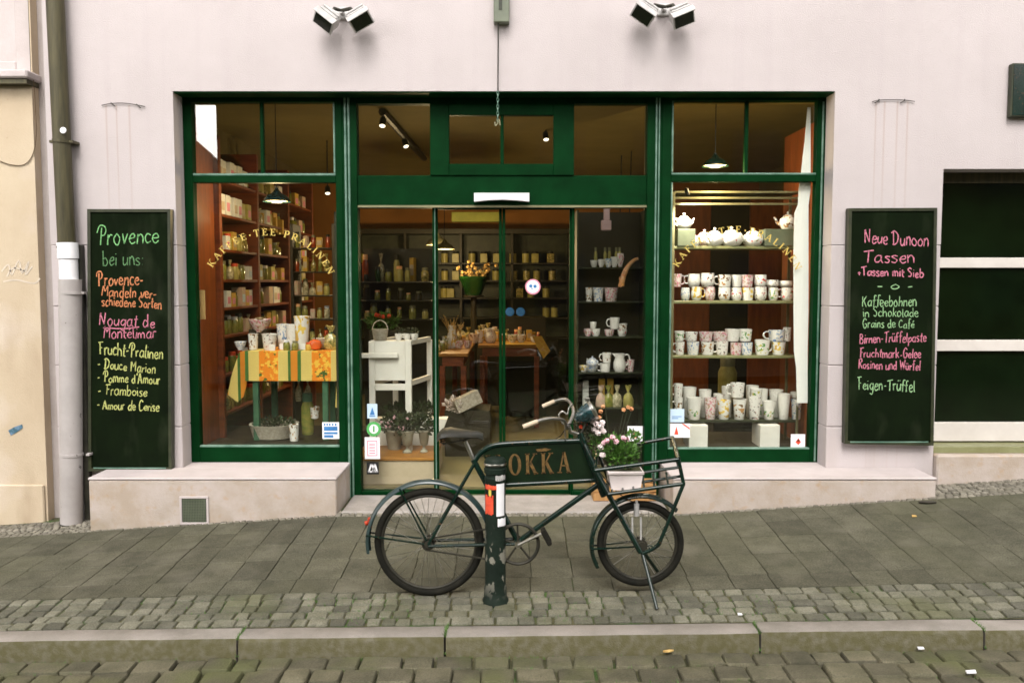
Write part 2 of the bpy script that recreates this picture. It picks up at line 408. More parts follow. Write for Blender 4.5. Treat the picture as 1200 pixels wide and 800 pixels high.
M['yellow'] = pm('yellow_paint', (.75, .60, .10), .5); M['blue'] = pm('blue_print', (.05, .22, .50), .5, (.03, .16, .4), 20)
M['blueplate'] = pm('blue_plate', (.03, .22, .75), .3, (.02, .15, .6), 10)
M['paleblue'] = pm('pale_blue_card', (.55, .70, .82), .6, (.5, .65, .78), 10); M['black'] = pm('black_ink', (.012, .012, .012), .5)
M['greensticker'] = pm('green_sticker', (.10, .45, .12), .5); M['pinkprint'] = pm('pink_print', (.80, .30, .40), .6)
M['crate'] = pm('crate_weave', (.55, .50, .42), .8, (.36, .32, .26), 40, bump=.3)
M['headlamp'] = pm('headlamp_enamel', (.02, .055, .060), .12, (.008, .022, .024), 40, .42, .58, coat=.6)
M['signpanel'] = pm('bike_sign_panel', (.006, .018, .006), .5, (.004, .010, .004), 8, bump=.08, spec=.2)
M['redlamp'] = pm('red_lens', (.45, .05, .02), .25); M['bark'] = pm('bark', (.12, .08, .04), .9, bump=.5, bscale=30)
def glass(name, tintc, ior):
    m = bpy.data.materials.new(name); m.use_nodes = True
    n, l = m.node_tree.nodes, m.node_tree.links
    for q in list(n): n.remove(q)
    o = n.new('ShaderNodeOutputMaterial'); t = n.new('ShaderNodeBsdfTransparent'); t.inputs[0].default_value = (*tintc, 1)
    gl = n.new('ShaderNodeBsdfGlossy'); gl.inputs['Roughness'].default_value = .0
    fr = n.new('ShaderNodeFresnel'); ge = n.new('ShaderNodeNewGeometry')      # same reflectance from both sides of the sheet
    mr = n.new('ShaderNodeMapRange'); mr.inputs[3].default_value = ior; mr.inputs[4].default_value = 1 / ior
    l.new(ge.outputs['Backfacing'], mr.inputs[0]); l.new(mr.outputs[0], fr.inputs['IOR'])
    nz = n.new('ShaderNodeTexNoise'); nz.inputs['Scale'].default_value = 1.3
    tc = n.new('ShaderNodeTexCoord'); l.new(tc.outputs['Object'], nz.inputs['Vector'])
    bp = n.new('ShaderNodeBump'); bp.inputs['Strength'].default_value = .03; bp.inputs['Distance'].default_value = .02
    l.new(nz.outputs['Fac'], bp.inputs['Height']); l.new(bp.outputs[0], gl.inputs['Normal'])
    mx = n.new('ShaderNodeMixShader'); l.new(fr.outputs[0], mx.inputs[0]); l.new(t.outputs[0], mx.inputs[1]); l.new(gl.outputs[0], mx.inputs[2])
    l.new(mx.outputs[0], o.inputs[0]); return m
M['glass'] = glass('window_glass', (.97, .98, .95), 1.7)
M['jarglass'] = glass('jar_glass', (.9, .92, .85), 1.4)
def emis(name, c, s):
    m = bpy.data.materials.new(name); m.use_nodes = True
    n, l = m.node_tree.nodes, m.node_tree.links
    b = n['Principled BSDF']; b.inputs['Base Color'].default_value = (*c, 1); b.inputs['Emission Color'].default_value = (*c, 1); b.inputs['Emission Strength'].default_value = s
    return m
M['bulb'] = emis('bulb', (1, .80, .50), 1.6); M['spotbulb'] = emis('spot_bulb', (1, .88, .66), 2.5)
for k_ in ('bulb', 'spotbulb'): M[k_].cycles.emission_sampling = 'NONE'
M['litwindow'] = emis('lit_rear_window', (.75, .80, .85), 1.0)
def printed(name, base, c1, c2, scale, thr, band=None):     # glazed china with a small printed pattern
    m = pm(name, base, .18, tuple(x * .93 for x in base), 9, coat=.4, rnd=True)
    n, l = m.node_tree.nodes, m.node_tree.links
    def mask(seed, th):
        def f(n, l):
            tc = n.new('ShaderNodeTexCoord'); oi = n.new('ShaderNodeObjectInfo')
            ad = n.new('ShaderNodeVectorMath'); ad.operation = 'ADD'
            s1 = n.new('ShaderNodeVectorMath'); s1.operation = 'SCALE'; s1.inputs[0].default_value = (seed * 7.1, 3.3 * seed, 5.7)
            l.new(oi.outputs['Random'], s1.inputs['Scale']); l.new(tc.outputs['Object'], ad.inputs[0]); l.new(s1.outputs[0], ad.inputs[1])
            nz = n.new('ShaderNodeTexNoise'); nz.inputs['Scale'].default_value = scale; nz.inputs['Detail'].default_value = 1.5
            l.new(ad.outputs[0], nz.inputs['Vector'])
            k = ramp(n, l, nz.outputs['Fac'], th, th + .02)
            if band:
                sp = n.new('ShaderNodeSeparateXYZ'); l.new(tc.outputs['Object'], sp.inputs[0])
                k = m_math(n, l, 'MULTIPLY', k, m_math(n, l, 'MULTIPLY', m_math(n, l, 'GREATER_THAN', sp.outputs[2], band[0]), m_math(n, l, 'LESS_THAN', sp.outputs[2], band[1])))
            return k
        return f
    scale *= 1.45
    overlay(m, mask(3.1, thr), c1); overlay(m, mask(9.7, thr + .03), c2)
    return m
WH = (.90, .88, .85)
MUG = [
 ('plain white', printed('china_plain', WH, (.70, .68, .66), (.6, .55, .5), 60, .66)),
 ('red flower print', printed('china_red', WH, (.72, .06, .09), (.20, .32, .12), 26, .62, (.02, .09))),
 ('green leaf print', printed('china_green', WH, (.14, .34, .10), (.60, .55, .12), 30, .58, (.015, .08))),
 ('yellow print', printed('china_yellow', WH, (.85, .62, .14), (.7, .45, .1), 18, .55, (.02, .2))),
 ('blue print', printed('china_blue', WH, (.22, .34, .62), (.35, .5, .7), 34, .58)),
 ('pink blossom print', printed('china_pink', (.80, .70, .70), (.72, .28, .36), (.45, .3, .2), 36, .56)),
 ('dark dotted print', printed('china_dots', WH, (.10, .08, .08), (.5, .12, .1), 44, .63)),
 ('brown animal print', printed('china_brown', WH, (.22, .12, .05), (.55, .30, .12), 22, .58, (.015, .13))),
]
# ------------------------------------------------------------------ ground
def sheet(name, xs, ys, zf, mat):
    mb = MB(); nx = len(xs)
    mb.add([(x, y, zf(x, y)) for y in ys for x in xs],
           [(j * nx + i, j * nx + i + 1, (j + 1) * nx + i + 1, (j + 1) * nx + i) for j in range(len(ys) - 1) for i in range(nx - 1)], True)
    return tag(mb.build(name, mat, base=False), kind='structure')
def lin(a, b, n): return [a + (b - a) * i / n for i in range(n + 1)]
KB, KF = -2.30, -2.45                      # back and front of the kerb
sheet('ground', [-400, 400], [-400, 400], lambda x, y: -.60, M['road'])
sheet('road', lin(-60, 60, 60), [KF - .002, -3.4, -5, -7, -9.4], lambda x, y: zr(x) - .035 + .03 * (1 - ((y + 5.9) / 3.5) ** 2), M['soil'])
sheet('pavement', lin(-24, 24, 96), [KB + .002, -1.9, -1.4, -.9, -.42, .0, .6], lambda x, y: g(x, y) - .012, M['soil'])
sheet('far_pavement', lin(-60, 60, 20), [-13.2, -9.4], lambda x, y: zr(x) + .10, M['slab'])
def stone(mb, q, zf, h, dome, inset, jit=.006, cr=.14):
    # q: four corners (x, y) counter-clockwise
    cx, cy = sum(p[0] for p in q) / 4, sum(p[1] for p in q) / 4
    dz = random.uniform(-jit, jit); tx, ty = random.uniform(-jit, jit) * 6, random.uniform(-jit, jit) * 6
    ring = []
    for i in range(4):                       # eight-sided rings soften the corners
        a, b = q[i], q[(i + 1) % 4]
        ring += [(a[0] * (1 - cr) + b[0] * cr, a[1] * (1 - cr) + b[1] * cr), (a[0] * cr + b[0] * (1 - cr), a[1] * cr + b[1] * (1 - cr))]
    ring = [(x + random.uniform(-1, 1) * inset * .35, y + random.uniform(-1, 1) * inset * .35) for x, y in ring]
    vs = []
    for k, zz in ((1.0, -h), (1.0, -inset * .9), (1 - inset * 1.4 / max(.05, abs(q[1][0] - q[0][0])), 0.0)):
        for x, y in ring:
            X_, Y_ = cx + (x - cx) * k, cy + (y - cy) * k
            vs.append((X_, Y_, zf(X_, Y_) + zz + dz + (X_ - cx) * tx + (Y_ - cy) * ty))
    vs.append((cx, cy, zf(cx, cy) + dome + dz))
    fs = []
    for j in range(2):
        for i in range(8):
            k = (i + 1) % 8; fs.append((j * 8 + i, j * 8 + k, (j + 1) * 8 + k, (j + 1) * 8 + i))
    for i in range(8): fs.append((16 + i, 16 + (i + 1) % 8, 24))
    mb.add(vs, fs, dome > .003)
def paving(name, x0, x1, rows, wid, gap, zf, h, dome, inset, mat, jit, jx, skip=None, aligned=False, cr=.14):
    mb = MB()
    for r_ in range(len(rows) - 1):
        ya, yb = rows[r_], rows[r_ + 1]
        x = x0 + (random.uniform(-1, 1) * wid * (.14 if wid < .2 else .03) if aligned else random.uniform(-wid, 0)); i = 0
        rg = random.Random(5) if aligned else random
        while x < x1:
            ww = wid * rg.uniform(1 - jx, 1 + jx)
            q = [(x + gap, ya + gap), (x + ww - gap, ya + gap), (x + ww - gap, yb - gap), (x + gap, yb - gap)]
            q = [(a + random.uniform(-1, 1) * gap * .9, b + random.uniform(-1, 1) * gap * .5) for a, b in q]
            if not (skip and skip((q[0][0] + q[1][0]) / 2, (ya + yb) / 2)): stone(mb, q, zf, h, dome, inset, jit, cr)
            x += ww
    return tag(mb.build(name, mat, base=False), kind='structure')
paving('pavement_slabs', -8, 8, [-1.85, -1.64, -1.30, -.98, -.68, -.42], .245, .0017, g, .03, .0, .004, M['slab'], .0016, .10, aligned=True, cr=.02)
rows = [KB + .004, -2.205, -2.115, -2.03, -1.94, -1.85]
paving('cobble_strip', -8, 8, rows, .108, .0055, g, .04, .003, .007, M['cobble'], .0035, .24, aligned=True, cr=.08)
paving('mosaic_strip', -8, 8, [-.42, -.375, -.33, -.285, -.235, -.185, -.13, -.07, -.015], .055, .004, g, .03, .004, .006, M['mosaic'], .003, .25,
       skip=lambda x, y: y > PLINTH_Y - .005 and -3.34 < x < 3.36)
rr = [KF - .012]
while rr[-1] > -4.7: rr.append(rr[-1] - random.uniform(.135, .165))
rr = rr[::-1]
paving('road_cobbles', -7, 7, rr, .185, .0065, lambda x, y: zr(x) + .006 * math.sin(x * 2.1 + y), .05, .0035, .009, M['roadcobble'], .005, .24, cr=.06)
mb = MB()
ks = [-9.2, -7.6, -6.1, -4.55, -3.02, X(281, -2.4, 740), X(522, -2.4, 740), X(888, -2.4, 735), X(1148, -2.4, 732), 4.2, 5.7, 7.3, 9.0]
for a, b in zip(ks, ks[1:]):
    a += .006; b -= .006; j = random.uniform(-.004, .004); n = 7
    prof = [(KB, -.22), (KB, -.012), (KB - .012, -.002), (KF + .026, .0), (KF + .008, -.008), (KF, -.03), (KF - .008, -.20)]
    vs, fs = [], []
    for i in range(n + 1):
        x = a + (b - a) * i / n
        for (y, z) in prof: vs.append((x, y + random.uniform(-.002, .002), g(x, KF) + .004 + z + j + random.uniform(-.0015, .0015)))
    k = len(prof)
    for i in range(n):
        for p in range(k - 1): fs.append((i * k + p, i * k + p + 1, (i + 1) * k + p + 1, (i + 1) * k + p))
    fs += [tuple(range(k)), tuple(n * k + p for p in range(k))]
    mb.add(vs, fs, True)
tag(mb.build('kerb', M['kerb'], base=False), kind='structure')
# grass and moss in the joints
mb = MB()
for i in range(900):
    t = random.random()
    if t < .45:
        x = random.gauss(random.choice([-2.2, -.9, -.2, .9, 2.0, 3.0]), .5); y = KF - random.choice([.0, .0, .15, .30, .45]) - random.uniform(.005, .03); z = zr(x) - .02
    elif t < .8:
        x = random.gauss(random.choice([-1.6, -1.05, -.7, .3, 1.4]), .16); y = random.uniform(-2.28, -1.9); z = g(x, y) - .012
    else:
        x = random.choice(ks[4:10]) + random.uniform(-.006, .006); y = random.uniform(KF - .012, KB); z = g(x, y) - (.0 if y > KF else .09) - .01
    for b in range(3):
        a = random.uniform(0, 6.28); hh = random.uniform(.010, .028); wd = .0022
        dx, dy = math.cos(a) * hh * .6, math.sin(a) * hh * .6
        mb.add([(x - wd, y, z), (x + wd, y, z), (x + dx, y + dy, z + hh)], [(0, 1, 2)])
tag(mb.build('joint_grass', M['grass'], base=False, recalc=False), 'short green grass and moss sprouting in the paving joints', 'grass', kind='stuff')

# ------------------------------------------------------------------ shop building
ZS = Z(541.5, FRAME_Y)
lo, hi = -1.2, 0.0
for _ in range(40):
    mid = (lo + hi) / 2
    if Z(559.5, mid) > ZS: lo = mid
    else: hi = mid
PY = (lo + hi) / 2
ZT = Z(107, 0)
XL, XR, XB, XD = X(208.5, 0), X(973, 0), X(61, 0), X(1101, 0)
XN = X(46, .06)
shop = empty('shop_building', (0, .2, 0), 'pinkish white plastered shop building with a green framed shopfront', 'building')
mb = MB()
cuts = [-.6, Z(500, 0), Z(428, 0), Z(359, 0), Z(287, 0)]
for xa, xb in ((XB, XL), (XR, XD)):
    for za, zb in zip(cuts, cuts[1:]): mb.box(xa, xb, 0, .34, za + .003, zb - .003, .005)
    mb.box(xa + .004, xb - .004, .010, .33, cuts[0], cuts[-1])
    mb.box(xa, xb, 0, .34, cuts[-1] + .003, ZT)
ZD = Z(198, 0)
mb.box(XD, 9.0, 0, .34, ZD, ZT); mb.box(XB, 9.0, 0, .34, ZT, 9.0)
mb.box(5.4, 9.0, 0, .34, -.6, ZD)
mb.build('wall', M['plaster'], shop)
# upper storey windows (above the frame) and roof
for xw in (-2.6, 0, 2.6, 5.2):
    f = MB().box(xw - .55, xw + .55, -.01, .06, 5.6, 7.2, .01).build('upper_window', M['white'], shop)
    MB().box(xw - .48, xw + .48, -.018, -.012, 5.67, 7.13).build('pane', M['black'], f)
MB().add([(XB - .1, -.4, 8.95), (9, -.4, 8.95), (9, 7.2, 12), (XB - .1, 7.2, 12), (XB - .1, -.4, 9.05), (9, -.4, 9.05), (9, 7.2, 12.1), (XB - .1, 7.2, 12.1)],
         [(0, 1, 2, 3), (4, 5, 6, 7), (0, 1, 5, 4), (1, 2, 6, 5), (2, 3, 7, 6), (3, 0, 4, 7)]).build('roof', M['bark'], shop)
# stone plinths with sloping sills
for xa, xb, left in ((X(105, PY, 600), X(394, PY, 575), True), (X(789, PY, 575), X(1097, PY, 570), False)):
    ends = (xa, XL) if left else (XR, xb)
    pl = MB()
    if left:
        pl.box(xa, xb, PY, -.003, -.6, ZS - .022, .008)
        pl.box(XL + .003, xb, .0, FRAME_Y + .1, -.6, ZS - .022)
    else:
        pl.box(xa, xb, PY, -.003, -.6, ZS - .022, .008)
        pl.box(xa, XR - .003, .0, FRAME_Y + .1, -.6, ZS - .022)
    po = pl.build('plinth', M['stone'], shop)
    s2 = MB().box(xa - .004, xb + .004, PY - .005, -.003, ZS - .020, ZS, .006)
    if left: s2.box(XL + .003, xb + .004, -.0028, FRAME_Y + .08, ZS - .020, ZS)
    else: s2.box(xa - .004, XR - .003, -.0028, FRAME_Y + .08, ZS - .020, ZS)
    s2.build('window_sill', M['sill'], po)
mb = MB().box(X(398, PY, 580), X(786, PY, 580), PY + .03, FRAME_Y - .01, -.5, .024, .014)
mb.build('threshold', M['threshold'], shop)
# frames ----------------------------------------------------------
def fr(mb, x0, y0, x1, y1, Ya=FRAME_Y, Yb=None, c=.004):
    Yb = Ya + .09 if Yb is None else Yb
    return mb.box(X(x0, Ya), X(x1, Ya), Ya, Yb, Z(y1, Ya), Z(y0, Ya), c)
def pane(x0, y0, x1, y1, Y, parent, name='pane'):
    return MB().box(X(x0, Y), X(x1, Y), Y, Y + .006, Z(y1, Y), Z(y0, Y)).build(name, M['glass'], parent)
lw = MB()
fr(lw, 219, 108, 229, 541.5); fr(lw, 395, 108, 403, 541.5); fr(lw, 229, 108, 395, 119.5); fr(lw, 229, 206, 395, 214, .2, .28); fr(lw, 229, 524, 395, 541.5)
fr(lw, 214.5, 107.5, 219, 541.5, .19, .29)
lw = lw.build('display_window', M['green'], shop)
b = MB(); fr(b, 308, 119.5, 312, 206, .21, .26, .006); b.build('glazing_bar', M['green'], lw)
for q in ((229, 203.2, 395, 206), (229, 521.5, 395, 524), (392.8, 119.5, 395, 203)): b = MB(); fr(b, *q, .205, .24, .004); b.build('glazing_bead', M['greenlt'], lw)  # pale beads carry the highlight of the frame edges in their colour
pane(228, 118, 309, 207, .245, lw); pane(311, 118, 396, 207, .245, lw); pane(228, 213, 396, 525, .245, lw)
rw = MB()
fr(rw, 774, 108, 785, 542); fr(rw, 953.5, 108, 963, 542); fr(rw, 785, 108, 953.5, 118); fr(rw, 785, 205, 953.5, 213, .2, .28); fr(rw, 785, 526.5, 953.5, 542)
fr(rw, 963, 107.5, 968.5, 542, .19, .29)
rw = rw.build('display_window', M['green'], shop)
b = MB(); fr(b, 870, 118, 874, 205, .21, .26, .006); b.build('glazing_bar', M['green'], rw)
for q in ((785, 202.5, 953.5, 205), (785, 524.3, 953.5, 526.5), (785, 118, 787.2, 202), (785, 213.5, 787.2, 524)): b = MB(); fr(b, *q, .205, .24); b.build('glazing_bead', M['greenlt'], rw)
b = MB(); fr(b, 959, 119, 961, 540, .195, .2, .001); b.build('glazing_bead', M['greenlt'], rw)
pane(784, 117, 871, 206, .245, rw); pane(873, 117, 954.5, 206, .245, rw); pane(784, 212, 954.5, 527.5, .245, rw)
dr = MB()
fr(dr, 403, 107.5, 420, 588, .2, .32); fr(dr, 757, 107.5, 774, 588, .2, .32)
fr(dr, 420, 107.5, 757, 121.5, .2, .30); fr(dr, 420, 205.5, 757, 243, .215, .36, .006)
fr(dr, 505, 121.5, 527, 205.5, .2, .27); fr(dr, 648, 121.5, 672, 205.5, .2, .27)
fr(dr, 527, 121.5, 648, 135, .2, .27); fr(dr, 527, 192, 648, 205.5, .2, .27); fr(dr, 586.5, 135, 590.5, 192, .215, .25)
fr(dr, 420, 575.5, 508, 588, .225, .32); fr(dr, 672, 575.5, 757, 588, .225, .32)
dr = dr.build('shop_entrance', M['green'], shop)
MB().box(XL + .003, XR - .003, .006, .188, ZT - .012, ZT - .002, .002).build('head_lining', M['green'], dr)
for x0, x1 in ((405.5, 408.2), (409.6, 412.2), (766.2, 768.4), (769.8, 771.6)):
    b = MB(); xc = (X(x0, .2) + X(x1, .2)) / 2; r_ = (X(x1, .2) - X(x0, .2)) / 2
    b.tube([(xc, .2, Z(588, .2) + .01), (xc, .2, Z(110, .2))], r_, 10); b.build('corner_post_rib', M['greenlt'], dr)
b = MB(); fr(b, 420, 240.6, 757, 243.2, .208, .22, .001); b.build('header_trim', M['brass'], dr)
for q in ((419, 120, 506, 206.5), (526, 134, 587.5, 193), (589.5, 134, 649, 193), (671, 120, 758, 206.5)): pane(*q, .235, dr)
pane(419, 242, 508.5, 576.5, .262, dr, 'fixed_pane'); pane(671, 242, 758, 576.5, .262, dr, 'fixed_pane')
for xa_, xb_ in ((507, 509.3), (670, 673)): b = MB(); fr(b, xa_, 243, xb_, 588, .255, .29, .002); b.build('slim_stile', M['green'], dr)
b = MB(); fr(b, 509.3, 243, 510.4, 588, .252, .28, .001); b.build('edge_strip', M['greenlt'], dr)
for x0, x1, sa, sb in ((510.5, 588.2, 2.6, 3.4), (588.8, 669.8, 3.4, 2.6)):
    b = MB(); fr(b, x0, 243, x0 + sa, 587, .30, .34, .003); fr(b, x1 - sb, 243, x1, 587, .30, .34, .003)
    fr(b, x0 + sa, 243, x1 - sb, 245.5, .302, .338); fr(b, x0 + sa, 574, x1 - sb, 587, .302, .338)
    lf = b.build('sliding_door_leaf', M['green'], dr); pane(x0 + sa - .5, 244, x1 - sb + .5, 575.5, .317, lf)
b = MB()       # motion sensor bar over the doors
vs = [(556, 226.5), (620, 226.5), (620, 236.5), (604, 234.8), (588, 234.2), (572, 234.8), (556, 236.5)]
b.prism([(X(x, .17), Z(y, .17)) for x, y in vs], .14, .214)
so_ = b.build('door_sensor', M['whitebright'], dr)
# recessed entrance on the right
rd = MB().box(XD - .05, 5.45, .52, .56, .2, ZD + .05).build('side_entrance', M['black'], shop)
mdg = pm('dark_green_glass', (.004, .010, .003), .10, (.002, .005, .0015), 2.5, spec=.6)
zb = [(215, 302), (314, 398), (411, 494)]
YR = .24
for y0, y1 in zb:
    MB().box(XD, 5.4, YR, YR + .02, Z(y1, YR), Z(y0, YR)).build('dark_panel', mdg, rd)
for y0, y1, m_ in ((302, 314, 'white'), (398, 411, 'white'), (494, 516, 'white')):
    MB().box(XD + .002, 5.4, YR - .03, YR + .04, Z(y1, YR), Z(y0, YR), .004).build('white_crossbar', M['barwhite'], rd)
MB().box(XD + .002, 5.4, YR - .02, YR + .04, Z(215, YR), ZD, .003).build('lintel_board', M['olive'], rd)
zst = Z(517, YR)
MB().box(XD + .002, 5.4, -.06, YR + .03, -.5, zst - .06, .012).build('entrance_step', M['stone'], shop)
MB().box(XD + .004, 5.4, .03, YR + .03, zst - .06, zst - .004, .004).build('entrance_sill', M['shelfedge'], shop)
# interior shell
ix0, ix1, iz0, iz1, iy1 = -2.78, 3.1, .06, 3.50, 6.6
lx = -3.2
mb = MB()
mb.box(lx - .1, lx, .34, iy1, -.3, 4.0); mb.box(ix1 + .8, ix1 + .9, .34, iy1, -.3, 4.0)
mb.box(lx, XL, .30, .36, -.3, 4.0); mb.box(XR, ix1 + .8, .36, .40, -.3, 4.0)
mb.build('interior_wall', M['intwall'], shop)
MB().box(lx - .1, ix1 + .9, iy1, iy1 + .1, -.3, 4.0).build('rear_wall', M['orangewall'], shop)
MB().box(lx, ix1 + .8, .345, iy1, iz1, iz1 + .1).build('ceiling', M['ceil'], shop)
MB().box(lx, ix1 + .8, .33, iy1, iz0 - .1, iz0).build('shop_floor', M['floor'], shop)
MB().box(lx - .3, ix1 + 1, .341, iy1 + .3, 4.0, 4.1).build('storey_floor', M['bark'], shop)
MB().box(XL - .2, XR + .2, .30, .345, ZT - .03, 4.0).build('lintel', M['ceil'], shop)
DFL = Z(524.5, .29)
MB().box(lx, X(404, .3), .292, 1.45, iz0, DFL, .004).build('display_platform', M['darkwood'], shop)
DFR = Z(527, .29)
MB().box(X(772, .3), X(968, .3), .292, 1.2, iz0, DFR, .004).build('display_platform', M['darkwood'], shop)
MB().box(X(229, .3) - .03, X(230.5, .3), .292, .30 + .47, DFL, 3.2).build('display_side_panel', M['brown'], shop)
MB().box(X(955, .3), X(955, .3) + .03, .292, 1.2, DFR, 3.2).build('display_side_panel', M['brown'], shop)
# rear window, seen through the door
zy = 6.58
w_ = MB().box(X(679, zy, 300), X(687.5, zy, 300), zy - .03, zy + .01, Z(323, zy), Z(284, zy)).build('rear_window', M['whitebright'], shop)
MB().box(X(680, zy, 300), X(686.5, zy, 300), zy - .035, zy - .031, Z(321.5, zy), Z(286, zy)).build('pane', M['litwindow'], w_)
MB().box(X(679, zy, 300), X(687.5, zy, 300), zy - .04, zy - .036, Z(307, zy), Z(305.5, zy)).build('glazing_bar', M['darksteel'], w_)
# ------------------------------------------------------------------ neighbouring house, left
nb = empty('neighbour_house', (-7, .2, 0), 'cream plastered neighbouring house at the left edge with faded scribbles', 'building')
mb = MB()
xw, zw0 = X(37, .06, 60), Z(84, .06)
mb.box(-12, XN, .06, .4, -.7, zw0 - .06); mb.box(xw - 0.0, XN, .06, .4, zw0 - .06, 6); mb.box(-12, xw - 1.3, .06, .4, zw0 - .06, 6)
mb.box(xw - 1.3, xw, .06, .4, zw0 + 1.9, 6); mb.box(-12, XN, .06, .4, 6, 8.4)
mb.box(-12, XN, .4, 6, 7.9, 8.4)
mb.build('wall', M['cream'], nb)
MB().box(-12, XN - .018, .035, .0595, -.7, Z(567, .06), .01).build('plinth', M['cream'], nb)
f = MB().box(xw - 1.3, xw, .16, .22, zw0 - .06, zw0 + 1.9).build('window', M['sill'], nb)
MB().box(xw - .17, xw - .045, .13, .17, zw0, zw0 + 1.85, .008).box(xw - 1.28, xw - .171, .13, .17, zw0 + .0, zw0 + .10, .008).box(xw - .48, xw - .42, .13, .17, zw0 + .1, zw0 + 1.85).build('window_frame', M['sill'], f)
MB().box(xw - 1.36, xw + .02, -.06, .16, zw0 - .075, zw0 - .01, .012).build('window_sill', M['sill'], f)
MB().box(xw - 1.32, xw + .0, -.03, .15, zw0 - .115, zw0 - .078).build('drip_board', M['olive'], f)
mgr = pm('white_scribble', (.66, .58, .48), .9)
sc_ = MB()
for pts in ([(2, 318), (10, 310), (14, 322), (22, 305), (26, 320), (34, 306), (30, 322), (38, 312)], [(4, 330), (20, 328), (40, 332), (47, 326)], [(8, 324), (16, 314), (30, 318)]):
    ps = smooth_line([Vector((X(a, .06, b_), 0, Z(b_, .06))) for a, b_ in pts], 4)
    sc_.ribbon([(p.x, p.z) for p in ps], .012, .0575)
sc_.build('wall_scribble', mgr, nb)
mb = MB(); mb.prism([(X(a, .06, b_), Z(b_, .06)) for a, b_ in ((10, 504), (17, 500), (26, 497), (27, 501), (20, 506), (13, 510))], .0555, .0598)
mb.build('torn_sticker', M['blueenamel'], nb)
MB().box(xw - .04, xw - .002, .10, .159, zw0, zw0 + 1.88, .004).build('window_reveal', M['olive'], nb)
MB().box(XN - .1, XB + .05, .16, .5, -.7, 8.4).build('grey_joint', M['joint'], shop)
cb_ = MB().tube([P(a_, b_, .052) for a_, b_ in ((39, 88), (41, 120), (42.5, 158), (38, 182), (28, 193), (12, 193), (-8, 186))], .0035, 6, smoothpts=5).build('wall_cable', M['bark'])
tag(cb_, 'thin brown cable sagging across the cream wall below its window', 'cable')
# ------------------------------------------------------------------ houses across the street (seen only as reflections in the glass)
mo = pm('opposite_plaster', (.105, .088, .03), .9, (.085, .07, .025), .8)
mr = pm('opposite_roof', (.16, .06, .03), .9)
def opp(name, label, x0, x1, h, zbase, cols):
    e = empty(name, ((x0 + x1) / 2, -16, zbase), label, 'building')
    MB().box(x0, x1, -20, -13, zbase - .6, h).build('wall', mo, e)
    MB().add([(x0 - .0, -12.7, h), (x1 + .0, -12.7, h), (x1, -16.5, h + 1.6), (x0, -16.5, h + 1.6), (x0, -20.3, h), (x1, -20.3, h)],
             [(0, 1, 2, 3), (3, 2, 5, 4), (0, 3, 4), (1, 2, 5), (0, 1, 5, 4)]).build('roof', mr, e)
    for i in range(cols):
        for z in (1.0, 3.9, 6.6):
            if z + 1.5 > h: continue
            xc = x0 + (i + .5) * (x1 - x0) / cols
            f = MB().box(xc - .6, xc + .6, -13.0, -12.96, z, z + 1.5, .01).build('window', M['boardframe'], e)
            MB().box(xc - .5, xc + .5, -12.958, -12.95, z + .1, z + 1.4).build('pane', M['black'], f)
    return e
opp('opposite_house', 'tall ochre house directly across the street, mirrored in the glass', -7.0, 6.95, 6.5, -.2, 6)
opp('opposite_house', 'tall ochre house across the street right of the narrow alley', 7.24, 22, 6.4, -.1, 5)
e = empty('gabled_house', (-11, -16, -.3), 'low gabled house across the street to the left', 'building')
MB().prism([(-13, -.9), (-7.06, -.9), (-7.06, 3.45), (-10.1, 6.4), (-13, 3.45)], -20, -13).build('wall', mo, e)
